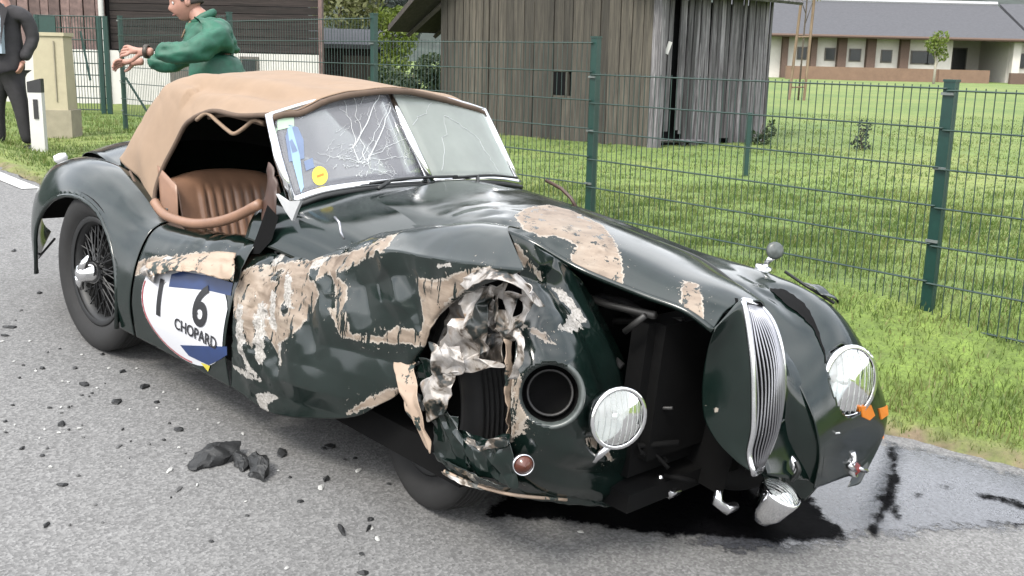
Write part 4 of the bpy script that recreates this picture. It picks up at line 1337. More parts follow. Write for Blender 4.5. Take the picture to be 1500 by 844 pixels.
# torn inner door corner
panel('torn_trim', net(np.array([[(1.142,-0.600,1.023),(1.173,-0.600,1.019),(1.204,-0.600,0.975)], [(1.162,-0.620,0.899),(1.197,-0.620,0.901),(1.242,-0.620,0.890)], [(1.152,-0.630,0.785),(1.180,-0.630,0.766),(1.225,-0.630,0.759)]]), 10, 8), 'leather_dark', crumple=lambda V: dent(V, .012, 14, None, 4))

# ---------------------------------------------------------------- bonnet
BON = np.array([
 [(1.415,-0.400,0.849)] + [(1.42,-.36,.925),(1.44,-.2,.965),(1.44,0,.99),(1.44,.2,.975),(1.44,.34,.94)],
 [(1.742,-0.400,0.899)] + [(1.73,-.34,.945),(1.74,-.2,.985),(1.75,0,1.005),(1.75,.18,.985),(1.76,.30,.945)],
 [(2.025,-0.390,0.961)] + [(1.98,-.33,.985),(1.99,-.2,1.005),(2.00,0,1.005),(2.0,.16,.975),(2.02,.285,.918)],
 [(2.212,-0.370,0.963)] + [(2.20,-.29,.985),(2.20,-.18,.995),(2.20,0,.99),(2.22,.15,.955),(2.24,.28,.908)],
 [(2.384,-0.300,0.903)] + [(2.40,-.24,.935),(2.40,-.15,.960),(2.41,0,.958),(2.42,.14,.935),(2.43,.27,.892)],
 [(2.587,-0.250,0.871)] + [(2.57,-.20,.905),(2.57,-.12,.925),(2.58,0,.925),(2.58,.12,.905),(2.58,.24,.858)],
 [(2.721,-0.210,0.852)] + [(2.71,-.16,.885),(2.71,-.09,.90),(2.72,0,.902),(2.71,.10,.885),(2.70,.19,.83)],
 [(2.805,-0.180,0.812)] + [(2.80,-.12,.860),(2.805,-.06,.875),(2.81,0,.878),(2.805,.07,.865),(2.79,.13,.81)]])
bon_bare = [[(2.060,-0.268,0.985),(2.007,-0.141,0.985),(1.989,-0.037,0.985),(2.069,-0.003,0.985),(2.236,-0.038,0.985),(2.375,-0.120,0.985),(2.533,-0.264,0.985),(2.600,-0.272,0.985),(2.643,-0.339,0.985),(2.589,-0.371,0.985),(2.685,-0.498,0.985),(2.616,-0.515,0.985),(2.500,-0.452,0.985),(2.407,-0.418,0.985),(2.322,-0.253,0.985),(2.267,-0.271,0.985),(2.230,-0.325,0.985),(2.168,-0.328,0.985)],
            [(2.638,-0.118,0.905),(2.679,-0.099,0.905),(2.783,-0.192,0.905),(2.828,-0.258,0.905),(2.783,-0.260,0.905),(2.720,-0.230,0.905)]]
def bon_c(V):
    w = np.exp(-((V[:, 0] - 2.1) / .25) ** 2) * np.clip((-.12 - V[:, 1]) / .15, 0, 1)
    return dent(V, .009, 7, w, 1.0)
bonnet = panel('bonnet', net(BON, 140, 70), bare=bon_bare, axes=(0, 1), crumple=bon_c, thick=.004)
MB().tube([tuple(p) for p in crspline([b[0] for b in BON], 40)], .010, 6).build('bonnet_edge', 'green_paint', bonnet, True)
MB().tube([tuple(p + np.array([0, 0, .002])) for p in crspline([b[-1] for b in BON], 40)], .006, 6).build('bonnet_seam', 'piping', bonnet, True)
# nose sides each side of the grille
GL = [(2.831,-0.085,0.897),(2.861,-0.085,0.823),(2.893,-0.085,0.729),(2.915,-0.085,0.632),(2.932,-0.085,0.532),(2.932,-0.085,0.457),(2.958,-0.085,0.404)]
GRt = [(2.775,0.085,0.856),(2.838,0.085,0.815),(2.883,0.085,0.742),(2.911,0.085,0.642),(2.918,0.085,0.535),(2.909,0.085,0.443),(2.884,0.085,0.342)]
nl = []
bk = [(2.803,-0.170,0.814),(2.767,-0.130,0.740),(2.750,-0.105,0.656),(2.755,-0.100,0.581),(2.778,-0.100,0.512),(2.831,-0.095,0.458),(2.907,-0.090,0.420)]
for a, b in zip(bk, GL):
    a, b = np.array(a), np.array(b)
    nl.append([a, a * .6 + b * .4 + np.array([.004, -.001, 0]), b])
nl.insert(0, [BON[-1][0] + np.array([.004, 0, -.006]), BON[-1][0] * .45 + BON[-1][1] * .55 + np.array([.004, 0, -.004]), BON[-1][1] * .5 + BON[-1][2] * .5])
panel('nose_panel', net(nl, 50, 24), bare=[[(2.801,-0.150,0.563),(2.815,-0.150,0.564),(2.816,-0.150,0.547),(2.802,-0.150,0.544)]], thick=.004)
nr_ = []
far_edge = [(2.70,.235,.775),(2.86,.215,.66),(2.955,.215,.55),(2.99,.235,.46),(2.99,.27,.37),(2.97,.31,.27),(2.94,.30,.20)]
for b, e in zip(GRt, far_edge):
    b, e = np.array(b) + np.array([-.012, 0, 0]), np.array(e)
    nr_.append([b, b * .62 + e * .38 + np.array([-.035, 0, 0]), b * .3 + e * .7 + np.array([-.03, 0, 0]), e + np.array([-.004, .02, 0])])
panel('nose_panel', net(nr_, 50, 30), thick=.004)
# ---------------------------------------------------------------- grille
loop = list(crspline(GL, 30)) + list(crspline(GRt, 30))[::-1]
loop = [tuple(p) for p in loop] + [tuple(loop[0])]
gl_ = MB().tube(loop, .009, 8).build('grille', 'dull_chrome', car, True)
La, Lb = crspline(GL, 40), crspline(GRt, 40)
for k in range(1, 16):
    t = k / 16
    bow = math.sin(math.pi * t)
    pts = []
    for i in range(1, 39):
        p = La[i] * (1 - t) + Lb[i] * t + np.array([.035 * bow * math.sin(math.pi * i / 39) ** .5, 0.004 * math.sin(i * .35 + k * .5), 0])
        pts.append(tuple(p))
    MB().tube(pts[::2], .0036, 5).build('slat', 'slat_metal', gl_, True)
mid = [[La[i] * (1 - t) + Lb[i] * t + np.array([-.03, 0, 0]) for t in np.linspace(0, 1, 5)] for i in range(0, 40, 3)]
panel('grille_back', np.array(mid), 'engine_dark', gl_, thick=0)

# ---------------------------------------------------------------- left front fender
LF = [
 (1.25, [(.46,.93),(.55,.915),(.65,.87),(.74,.72),(.77,.5),(.74,.25)]),
 (1.5, [(.40,.925),(.52,.905),(.64,.872),(.75,.72),(.79,.5),(.75,.28)]),
 (1.8, [(.32,.915),(.49,.89),(.63,.862),(.76,.72),(.80,.5),(.76,.3)]),
 (2.2, [(.29,.90),(.47,.862),(.63,.828),(.78,.70),(.82,.5),(.78,.32)]),
 (2.5, [(.27,.85),(.45,.838),(.62,.826),(.78,.70),(.83,.5),(.79,.32)]),
 (2.72, [(.22,.75),(.40,.775),(.60,.792),(.755,.69),(.82,.49),(.77,.25)]),
 (2.86, [(.20,.65),(.36,.69),(.56,.712),(.72,.62),(.805,.46),(.70,.22)]),
 (2.95, [(.20,.55),(.34,.585),(.53,.60),(.68,.53),(.765,.41),(.65,.215)]),
 (2.985, [(.22,.46),(.34,.49),(.51,.50),(.64,.455),(.71,.37),(.60,.22)]),
 (2.985, [(.26,.37),(.36,.385),(.50,.395),(.60,.37),(.65,.32),(.58,.21)]),
 (2.965, [(.30,.26),(.37,.255),(.46,.25),(.53,.245),(.57,.235),(.55,.20)])]
lf = net(np.array([[(x, y, z) for y, z in s] for x, s in LF]), 130, 80)
HL = Vector((2.935, .455, .588))
lfc = lambda V: dent(V, .02, 6, np.exp(-((V[:, 0] - 2.62) / .10) ** 2) * np.exp(-((V[:, 1] - .38) / .14) ** 2), 5.0)
hax = Vector((.88, -.26, .16)).normalized()
def hl_keep(V):
    d = V - np.array(HL)
    perp = d - np.outer(d @ np.array(hax), np.array(hax))
    return ~((np.linalg.norm(perp, axis=1) < .106) & (V[:, 0] > 2.75))
panel('front_fender', lf, keep=hl_keep, crumple=lfc, bare=[], thick=.003)
fl_ = panel('torn_flap', net(np.array([[(2.617,0.660,0.821),(2.651,0.660,0.812),(2.694,0.660,0.794)], [(2.644,0.700,0.814),(2.690,0.700,0.798),(2.731,0.700,0.779)], [(2.655,0.730,0.796),(2.698,0.730,0.782),(2.729,0.730,0.760)]]), 10, 10), 'green_paint', crumple=lambda V: dent(V, .01, 12, None, 3))
lbvh = BVHTree.FromPolygons([tuple(p) for p in lf.reshape(-1, 3)], grid_faces(*lf.shape[:2]))
def on_lf(x, y, off):
    h = lbvh.ray_cast(Vector((x, y, 3)), Vector((0, 0, -1)))
    return (x, y, (h[0].z if h[0] else .8) + off)
up_, lo_ = crspline([(2.607,0.446,0.800),(2.645,0.490,0.800),(2.730,0.478,0.800),(2.820,0.425,0.800),(2.899,0.362,0.800)], 24), crspline([(2.620,0.434,0.800),(2.694,0.416,0.800),(2.772,0.414,0.800),(2.840,0.394,0.800),(2.903,0.354,0.800)], 24)
gapv = []
for u_, l_ in zip(up_, lo_):
    for t in (0, .5, 1):
        q = u_ * (1 - t) + l_ * t + np.array([RND.uniform(-.004, .004), RND.uniform(-.004, .004), 0]) * (t != .5)
        gapv.append(on_lf(q[0], q[1], .005))
mesh_obj('fender_gap', gapv, grid_faces(24, 3), 'engine_dark', car)
MB().tube([(2.514,0.700,0.830),(2.603,0.700,0.801),(2.723,0.700,0.767)], .006, 5).build('fender_bead', 'piping', car, True)
# valance under the nose
vl = np.array([[(2.899,0.050,0.469),(2.906,0.050,0.405),(2.932,0.050,0.356)] , [(2.905,0.200,0.530),(2.915,0.200,0.419),(2.948,0.200,0.311)], [(2.917,0.400,0.518),(2.931,0.400,0.380),(2.944,0.400,0.254)], [(2.933,0.550,0.470),(2.944,0.550,0.351),(2.935,0.550,0.231)], [(2.945,0.660,0.453),(2.957,0.660,0.344),(2.936,0.660,0.247)]])
panel('front_valance', net(vl, 30, 16), thick=.003)
MB().tube([(2.871,0.330,0.405),(2.936,0.330,0.426),(3.002,0.330,0.459)], .003, 4).build('scratch', 'crack', car)

def lamp(name, c, ax, R_, parent, shell='chrome', depth=.10, glass='lamp_glass', rim=True, bowl='reflector_white'):
    M = axis_m(c, ax)
    sh = MB().lathe([(0.001, -depth), (R_ * .45, -depth * .93), (R_ * .8, -depth * .6), (R_ * .98, -depth * .15), (R_ * 1.02, 0), (R_ * 1.0, .012), (R_ * .90, .008)], M, 32).build(name, shell, parent, True)
    MB().lathe([(0.001, -.055), (R_ * .3, -.050), (R_ * .6, -.036), (R_ * .93, .002)], M, 32).build('reflector', bowl, sh, True)
    MB().lathe([(0.001, .026), (R_ * .4, .022), (R_ * .75, .012), (R_ * .91, .005)], M, 32).build('lens', glass, sh, True)
    if rim:
        MB().lathe([(.001, -.004), (.012, -.006), (.016, -.022), (.012, -.045)], M, 12).build('bulb', 'chrome', sh, True)
        rb = MB()                                              # moulded ribs of the lens
        for k in range(-4, 5):
            u = k * R_ * .2
            h = math.sqrt(max((R_ * .88) ** 2 - u * u, 0))
            rb.tube([M @ Vector((u, h * t, .027 - .022 * ((u * u + (h * t) ** 2) / R_ ** 2))) for t in (-1, -.5, 0, .5, 1)], .0016, 4, False)
        rb.build('lens_ribs', 'lamp_glass', sh, True)
    return sh
lamp('headlight', HL + hax * .010, hax, .120, car, bowl='bowl_silver')
# ---------------------------------------------------------------- crushed right front fender
G1 = np.array([
 [(1.16,-.60,.735)] + [(1.064,-0.660,0.643),(1.145,-0.715,0.601),(1.193,-0.745,0.515),(1.211,-0.755,0.369),(1.172,-0.730,0.206)],
 [(1.36,-.56,.74)] + [(1.338,-0.640,0.736),(1.417,-0.700,0.682),(1.475,-0.735,0.542),(1.465,-0.740,0.369),(1.417,-0.715,0.186)],
 [(1.56,-.52,.78)] + [(1.571,-0.610,0.801),(1.651,-0.690,0.748),(1.678,-0.720,0.597),(1.683,-0.725,0.435),(1.647,-0.700,0.241)],
 [(1.76,-.48,.88)] + [(1.770,-0.600,0.893),(1.901,-0.690,0.879),(1.911,-0.700,0.704),(1.887,-0.710,0.508),(1.846,-0.690,0.316)],
 [(1.95,-.46,.95)] + [(1.955,-0.590,0.950),(2.128,-0.700,0.915),(2.069,-0.690,0.745),(2.005,-0.700,0.565),(1.959,-0.680,0.391)],
 [(2.13,-.46,1.00)] + [(2.183,-0.600,1.012),(2.344,-0.720,0.948),(2.195,-0.700,0.776),(2.104,-0.700,0.611),(2.034,-0.680,0.448)],
 [(2.33,-.52,1.03)] + [(2.380,-0.620,1.045),(2.570,-0.740,0.986),(2.261,-0.690,0.817),(2.155,-0.690,0.663),(2.038,-0.660,0.491)]])
side_bare = [
 [(1.151,-0.700,0.627),(1.211,-0.700,0.666),(1.356,-0.700,0.711),(1.516,-0.700,0.763),(1.737,-0.700,0.835),(1.886,-0.700,0.917),(1.923,-0.700,0.919),(1.898,-0.700,0.866),(1.817,-0.700,0.825),(1.742,-0.700,0.785),(1.705,-0.700,0.758),(1.766,-0.700,0.733),(1.800,-0.700,0.651),(1.839,-0.700,0.596),(1.970,-0.700,0.630),(2.031,-0.700,0.676),(2.063,-0.700,0.680),(2.132,-0.700,0.687),(2.146,-0.700,0.725),(2.094,-0.700,0.841),(2.229,-0.700,0.879),(2.358,-0.700,0.936),(2.455,-0.700,0.971),(2.368,-0.700,0.902),(2.266,-0.700,0.820),(2.200,-0.700,0.736),(2.175,-0.700,0.645),(2.101,-0.700,0.631),(1.907,-0.700,0.587),(1.780,-0.700,0.568),(1.750,-0.700,0.614),(1.681,-0.700,0.660),(1.640,-0.700,0.691),(1.617,-0.700,0.610),(1.541,-0.700,0.503),(1.483,-0.700,0.466),(1.491,-0.700,0.385),(1.431,-0.700,0.439),(1.376,-0.700,0.480),(1.339,-0.700,0.414),(1.285,-0.700,0.423),(1.236,-0.700,0.471),(1.176,-0.700,0.531)],
 [(1.822,-0.700,0.320),(1.894,-0.700,0.391),(1.991,-0.700,0.453),(2.067,-0.700,0.490),(2.084,-0.700,0.460),(1.996,-0.700,0.416),(1.931,-0.700,0.376)],
 [(1.869,-0.700,0.911),(1.908,-0.700,0.928),(1.959,-0.700,0.893),(1.934,-0.700,0.879)]]
side_hole = [[(1.346,-0.700,0.679),(1.408,-0.700,0.699),(1.411,-0.700,0.666),(1.353,-0.700,0.649)], [(1.542,-0.700,0.739),(1.588,-0.700,0.752),(1.607,-0.700,0.711),(1.570,-0.700,0.697)], [(1.592,-0.700,0.711),(1.657,-0.700,0.751),(1.720,-0.700,0.721),(1.742,-0.700,0.653),(1.683,-0.700,0.642),(1.627,-0.700,0.674)],
             [(1.700,-0.700,0.770),(1.743,-0.700,0.776),(1.746,-0.700,0.754),(1.710,-0.700,0.745)], [(1.467,-0.700,0.598),(1.506,-0.700,0.618),(1.501,-0.700,0.579),(1.478,-0.700,0.567)]]
side_metal = [[(1.230,-0.700,0.545),(1.284,-0.700,0.545),(1.316,-0.700,0.366),(1.374,-0.700,0.313),(1.320,-0.700,0.316),(1.251,-0.700,0.398)], [(1.317,-0.700,0.568),(1.369,-0.700,0.567),(1.403,-0.700,0.368),(1.366,-0.700,0.346)], [(1.381,-0.700,0.624),(1.415,-0.700,0.619),(1.435,-0.700,0.487),(1.401,-0.700,0.492)], [(1.441,-0.700,0.698),(1.481,-0.700,0.703),(1.524,-0.700,0.599),(1.468,-0.700,0.579)], [(1.517,-0.700,0.754),(1.600,-0.700,0.783),(1.581,-0.700,0.746),(1.535,-0.700,0.726)], [(1.462,-0.700,0.465),(1.483,-0.700,0.471),(1.486,-0.700,0.388),(1.470,-0.700,0.383)],
              [(1.204,-0.700,0.301),(1.303,-0.700,0.311),(1.391,-0.700,0.308),(1.375,-0.700,0.293),(1.270,-0.700,0.280)], [(1.336,-0.700,0.234),(1.437,-0.700,0.275),(1.481,-0.700,0.262),(1.408,-0.700,0.212),(1.403,-0.700,0.179),(1.351,-0.700,0.166)], [(1.289,-0.700,0.685),(1.336,-0.700,0.750),(1.361,-0.700,0.751),(1.333,-0.700,0.686)], [(2.190,-0.700,0.906),(2.260,-0.700,0.930),(2.270,-0.700,0.921),(2.203,-0.700,0.897)]]
_top, _side = net(G1[:, :3], 170, 46), net(G1[:, 2:], 170, 84)
g1 = np.concatenate([_top, _side[:, 1:]], 1)            # a sharp crease where the two meet
def fold(V, segs, ax, disp, width, depth):
    """press sharp V-shaped folds along line segments; ax are the two in-plane axes, disp the axis moved"""
    out = V.copy()
    for a, b, sgn in segs:
        a, b = np.array([a[ax[0]], a[ax[1]]]), np.array([b[ax[0]], b[ax[1]]])
        e = b - a
        P = V[:, list(ax)] - a
        t = np.clip(P @ e / (e @ e), 0, 1)
        d = np.linalg.norm(P - t[:, None] * e, axis=1)
        out[:, disp] += sgn * depth * np.clip(1 - d / width, 0, 1) * np.sin(np.clip(t, .04, .96) * math.pi) ** .5
    return out
side_folds = [(p[0], p[1], sg) for p, sg in (([(1.755,-0.700,0.837),(1.928,-0.700,0.642)], 1), ([(1.898,-0.700,0.900),(2.092,-0.700,0.710)], -1), ([(1.519,-0.700,0.736),(1.663,-0.700,0.472)], 1), ([(1.658,-0.700,0.518),(2.110,-0.700,0.565)], 1),
              ([(1.390,-0.700,0.326),(1.929,-0.700,0.394)], -1), ([(1.338,-0.700,0.672),(1.496,-0.700,0.322)], 1), ([(2.081,-0.700,0.792),(2.165,-0.700,0.625)], 1), ([(1.240,-0.700,0.648),(1.325,-0.700,0.266)], -1), ([(1.818,-0.700,0.746),(2.074,-0.700,0.853)], 1))]
def g1_c(V):
    V = fold(V, side_folds, (0, 2), 1, .075, .020)
    w = np.clip((V[:, 0] - 1.2) / .15, 0, 1) * (.35 + .65 * np.clip((V[:, 2] - .45) / .3, 0, 1))
    V = dent(V, .010, 4.2, w * (1 - .75 * np.clip((V[:, 2] - .88) / .05, 0, 1)), 7.0)
    w2 = np.exp(-((V[:, 0] - 1.33) / .12) ** 2) * np.exp(-((V[:, 2] - .50) / .2) ** 2)
    V = dent(V, .022, 13, w2, 9.0)
    pp = np.maximum.reduce([poly_sdf(V[:, 0], V[:, 2], [(q[0], q[2]) for q in p_]) for p_ in side_bare[:1]])
    return dent(V, .012, 8, np.clip((pp + .02) / .05, 0, 1), 12.0)
fender = panel('front_fender', g1, bare=side_bare, scraped=side_metal, crumple=g1_c, thick=.004)
# subtract islands of surviving paint from the bare areas
at = fender.data.attributes['bare'].data
V = np.array([v.co for v in fender.data.vertices])
val = np.zeros(len(V), np.float32); at.foreach_get('value', val)
hole = np.full(len(V), -1.0)
for p in side_hole:
    hole = np.maximum(hole, poly_sdf(V[:, 0], V[:, 2], [(q[0], q[2]) for q in p]))
at.foreach_set('value', np.minimum(val, 1.0 - hole).astype(np.float32))
# fine chipped scrape band on the door edge
NOS = np.array([
 [(2.360,-0.594,1.036),(2.380,-0.529,1.006),(2.385,-0.441,0.961),(2.390,-0.359,0.922)],
 [(2.400,-0.551,0.888),(2.425,-0.493,0.878),(2.425,-0.387,0.859),(2.370,-0.223,0.818)],
 [(2.465,-0.620,0.794),(2.515,-0.567,0.795),(2.520,-0.418,0.772),(2.410,-0.149,0.704)],
 [(2.510,-0.677,0.697),(2.580,-0.622,0.710),(2.585,-0.453,0.690),(2.455,-0.104,0.601)],
 [(2.520,-0.681,0.581),(2.600,-0.624,0.592),(2.620,-0.447,0.570),(2.490,-0.062,0.473)],
 [(2.500,-0.649,0.465),(2.600,-0.605,0.478),(2.630,-0.435,0.445),(2.520,-0.023,0.334)],
 [(2.400,-0.619,0.338),(2.560,-0.570,0.350),(2.600,-0.373,0.299),(2.530,0.022,0.189)],
 [(2.320,-0.600,0.240),(2.500,-0.522,0.257),(2.545,-0.288,0.191),(2.500,0.068,0.088)]])
nos = net(NOS, 120, 80)
HC = Vector([(2.575,-0.585,0.618)][0])
hax2 = Vector((.62, -.70, .28)).normalized()
def nos_keep(V):
    d = V - np.array(HC)
    perp = d - np.outer(d @ np.array(hax2), np.array(hax2))
    return np.linalg.norm(perp, axis=1) > .084
nose_folds = [(p[0], p[1], sg) for p, sg in (([(2.500,-0.469,0.951),(2.500,-0.348,0.586)], -1), ([(2.450,-0.603,0.926),(2.450,-0.355,0.828)], -1), ([(2.500,-0.628,0.755),(2.500,-0.416,0.787)], -1), ([(2.500,-0.363,0.863),(2.500,-0.202,0.560)], 1), ([(2.500,-0.605,0.424),(2.500,-0.139,0.246)], -1), ([(2.500,-0.523,0.448),(2.500,-0.259,0.345)], 1))]
def nos_c(V):
    V = fold(V, nose_folds, (1, 2), 0, .055, .022)
    w = .35 + .65 * np.clip((V[:, 2] - .62) / .25, 0, 1)
    d = np.linalg.norm(V - np.array(HC), axis=1)
    w = w * np.clip((d - .11) / .05, 0, 1)
    return dent(V, .009, 5.5, w, 3.3)
nose_bare = [[(2.500,-0.723,0.827),(2.500,-0.701,0.820),(2.500,-0.682,0.724),(2.500,-0.652,0.559),(2.500,-0.643,0.462),(2.500,-0.660,0.462),(2.500,-0.686,0.646)], [(2.550,-0.489,0.485),(2.550,-0.447,0.480),(2.550,-0.356,0.419),(2.550,-0.322,0.374),(2.550,-0.370,0.394),(2.550,-0.426,0.432),(2.550,-0.479,0.461)],
             [(2.420,-0.625,1.024),(2.420,-0.602,1.014),(2.420,-0.486,0.917),(2.420,-0.461,0.874),(2.420,-0.487,0.889),(2.420,-0.579,0.969)], [(2.480,-0.737,0.352),(2.480,-0.562,0.277),(2.480,-0.337,0.195),(2.480,-0.342,0.185),(2.480,-0.559,0.257),(2.480,-0.735,0.331)], [(2.500,-0.640,0.800),(2.500,-0.576,0.776),(2.500,-0.554,0.745),(2.500,-0.589,0.754)]]
nose_scr = [[(2.450,-0.433,0.862),(2.450,-0.396,0.858),(2.450,-0.355,0.765),(2.450,-0.387,0.769)], [(2.470,-0.438,0.798),(2.470,-0.383,0.774),(2.470,-0.388,0.754),(2.470,-0.456,0.763),(2.470,-0.517,0.783)]]
nosep = panel('fender_nose', nos, keep=nos_keep, crumple=nos_c, bare=nose_bare, scraped=nose_scr, axes=(1, 2), thick=.004)
M = axis_m(HC, hax2)
MB().lathe([(.080, -.015), (.096, .0), (.098, .012), (.092, .018), (.084, .012), (.079, -.01)], M, 40).build('headlight_ring', 'ring_grey', car, True)
MB().lathe([(.060, -.055), (.066, -.048), (.068, -.056), (.060, -.062)], M, 28).build('inner_ring', 'engine_metal', car, True)
MB().lathe([(.087, .0), (.086, -.05), (.06, -.09), (.001, -.10)], M, 32).build('headlight_bowl', 'engine_dark', car, True)
# crumpled, torn aluminium round the wheel opening
def foil(name, rows, mat, amp, sc, seed, n=(26, 26), holes=0.0, thick=.002):
    pts = net(np.array(rows), *n)
    def cr(V):
        V = dent(V, amp, sc, None, seed)
        return dent(V, amp * .25, sc * 2.6, None, seed + 5)
    kp = None
    if holes:
        def kp(V):
            v = np.array([noise.noise(Vector(p) * 16 + Vector((seed, 0, 0))) for p in V])
            return v < holes
    return panel(name, pts, mat, crumple=cr, keep=kp, thick=thick)
def torn(name, rows, n, amp, seed, mat='torn_aluminium', hole=0.0):
    """a sheet crumpled into flat facets with sharp folds, and torn through in places"""
    r = random.Random(seed)
    P = net(np.array(rows), *n)
    nu, nv = n
    V = []
    for i in range(nu):
        for j in range(nv):
            d = Vector((r.uniform(-.6, .6), r.uniform(-1, 1), r.uniform(-.6, .6))) * amp
            V.append(Vector(P[i, j]) + d)
    F = []
    for f in grid_faces(nu, nv):
        k = r.random()
        if k < hole: continue
        F += [(f[0], f[1], f[2]), (f[0], f[2], f[3])] if r.random() < .5 else [(f[0], f[1], f[3]), (f[1], f[2], f[3])]
    o = mesh_obj(name, V, F, mat, car, True)
    cr_ = o.data.attributes.new('crease_edge', 'FLOAT', 'EDGE')
    cr_.data.foreach_set('value', [r.choice([0.0, 0.0, .75, 1.0]) for _ in o.data.edges])
    bv = o.modifiers.new('folds', 'SUBSURF'); bv.levels = bv.render_levels = 3
    so = o.modifiers.new('thickness', 'SOLIDIFY'); so.thickness = .002
    return o
torn('torn_sheet', [[(2.270,-0.700,0.877),(2.353,-0.720,0.925),(2.435,-0.720,0.962),(2.509,-0.700,0.963),(2.588,-0.660,0.889)], [(2.359,-0.740,0.876),(2.430,-0.770,0.917),(2.503,-0.780,0.955),(2.574,-0.770,0.953),(2.605,-0.700,0.891)]], (4, 12), .008, 1)
torn('torn_sheet', [[(2.455,-0.720,0.929),(2.526,-0.720,0.947),(2.587,-0.720,0.937)], [(2.384,-0.660,0.846),(2.449,-0.660,0.863),(2.526,-0.660,0.861)], [(2.442,-0.700,0.808),(2.495,-0.700,0.807),(2.554,-0.700,0.831)], [(2.421,-0.660,0.745),(2.463,-0.660,0.749),(2.503,-0.660,0.773)]], (7, 7), .018, 2, 'torn_aluminium', .10)
torn('torn_sheet', [[(2.297,-0.660,0.864),(2.341,-0.660,0.875),(2.395,-0.660,0.881)], [(2.265,-0.680,0.797),(2.326,-0.680,0.809),(2.386,-0.680,0.825)], [(2.272,-0.700,0.732),(2.345,-0.700,0.749),(2.414,-0.700,0.772)], [(2.208,-0.660,0.649),(2.312,-0.660,0.676),(2.400,-0.660,0.698)], [(2.226,-0.700,0.589),(2.322,-0.700,0.623),(2.492,-0.700,0.685)]], (10, 7), .018, 3, 'torn_aluminium', .04)
torn('torn_sheet', [[(2.197,-0.600,0.823),(2.267,-0.600,0.829),(2.336,-0.600,0.826)], [(2.139,-0.600,0.710),(2.251,-0.600,0.733),(2.364,-0.600,0.752)], [(2.127,-0.610,0.599),(2.277,-0.610,0.624),(2.420,-0.610,0.664)]], (9, 8), .014, 33, 'torn_aluminium', .05)
torn('torn_sheet', [[(2.218,-0.720,0.686),(2.270,-0.720,0.693),(2.322,-0.720,0.700)], [(2.239,-0.740,0.650),(2.308,-0.740,0.667),(2.380,-0.740,0.685)], [(2.221,-0.700,0.579),(2.278,-0.700,0.601),(2.356,-0.700,0.630)]], (6, 6), .012, 4, 'torn_aluminium', .05)
foil('torn_sheet', [[(2.160,-0.600,0.822),(2.237,-0.600,0.834),(2.281,-0.600,0.812)], [(2.103,-0.580,0.715),(2.165,-0.580,0.715),(2.232,-0.580,0.716)], [(2.087,-0.600,0.619),(2.142,-0.600,0.635),(2.196,-0.600,0.651)]], 'engine_metal', .012, 9, 12.0)
torn('torn_flap', [[(1.980,-0.660,0.580),(2.032,-0.660,0.591),(2.090,-0.660,0.600)], [(2.062,-0.710,0.525),(2.106,-0.710,0.537),(2.150,-0.710,0.545)], [(2.135,-0.730,0.452),(2.172,-0.730,0.461),(2.215,-0.730,0.467)], [(2.206,-0.700,0.357),(2.226,-0.700,0.351),(2.247,-0.700,0.333)]], (11, 4), .007, 7, 'torn_primer')
torn('torn_flap', [[(2.095,-0.670,0.599),(2.139,-0.670,0.604),(2.183,-0.670,0.604)], [(2.087,-0.660,0.516),(2.132,-0.660,0.521),(2.176,-0.660,0.523)], [(2.153,-0.680,0.440),(2.184,-0.680,0.446),(2.227,-0.680,0.448)]], (8, 5), .009, 8, 'green_paint', .08)
torn('torn_flap', [[(2.153,-0.700,0.524),(2.220,-0.700,0.583),(2.311,-0.700,0.618)], [(2.195,-0.710,0.486),(2.256,-0.710,0.533),(2.309,-0.710,0.546)], [(2.215,-0.700,0.431),(2.264,-0.700,0.461),(2.282,-0.700,0.484)]], (7, 7), .010, 6)
torn('torn_flap', [[(2.207,-0.690,0.456),(2.264,-0.690,0.485),(2.319,-0.690,0.478)], [(2.218,-0.680,0.379),(2.282,-0.680,0.403),(2.354,-0.680,0.403)], [(2.224,-0.660,0.297),(2.297,-0.660,0.308),(2.385,-0.660,0.320)]], (9, 7), .008, 21, 'green_paint')
torn('torn_flap', [[(2.280,-0.660,0.436),(2.386,-0.660,0.436),(2.507,-0.660,0.489)], [(2.343,-0.680,0.399),(2.434,-0.680,0.408),(2.543,-0.680,0.457)], [(2.367,-0.660,0.322),(2.459,-0.660,0.328),(2.577,-0.660,0.347)]], (7, 9), .009, 22, 'green_paint')
torn('torn_strip', [[(2.358,-0.700,0.443),(2.438,-0.700,0.452),(2.530,-0.700,0.498)], [(2.378,-0.700,0.425),(2.447,-0.700,0.426),(2.544,-0.700,0.479)]], (3, 9), .007, 23, 'torn_aluminium', .25)
foil('torn_strip', [[(2.470,-0.690,0.799),(2.470,-0.664,0.803)], [(2.490,-0.687,0.682),(2.490,-0.654,0.677)], [(2.490,-0.664,0.557),(2.490,-0.636,0.552)], [(2.480,-0.632,0.444),(2.480,-0.609,0.439)]], 'torn_primer', .012, 14, 9.0, (30, 8))
foil('torn_strip', [[(2.515,-0.700,0.813),(2.546,-0.700,0.814)], [(2.560,-0.720,0.748),(2.585,-0.720,0.756)], [(2.522,-0.700,0.663),(2.546,-0.700,0.679)]], 'torn_aluminium', .010, 16, 10.0, (20, 8))
# dark sheet behind the torn opening
panel('inner_wing', net(np.array([[(1.75,-.40,.80),(2.1,-.30,.88),(2.36,-.34,.90)],[(1.75,-.36,.5),(2.1,-.24,.5),(2.40,-.34,.55)],[(1.75,-.36,.15),(2.1,-.24,.15),(2.42,-.36,.2)]]), 14, 14), 'engine_dark', thick=0)
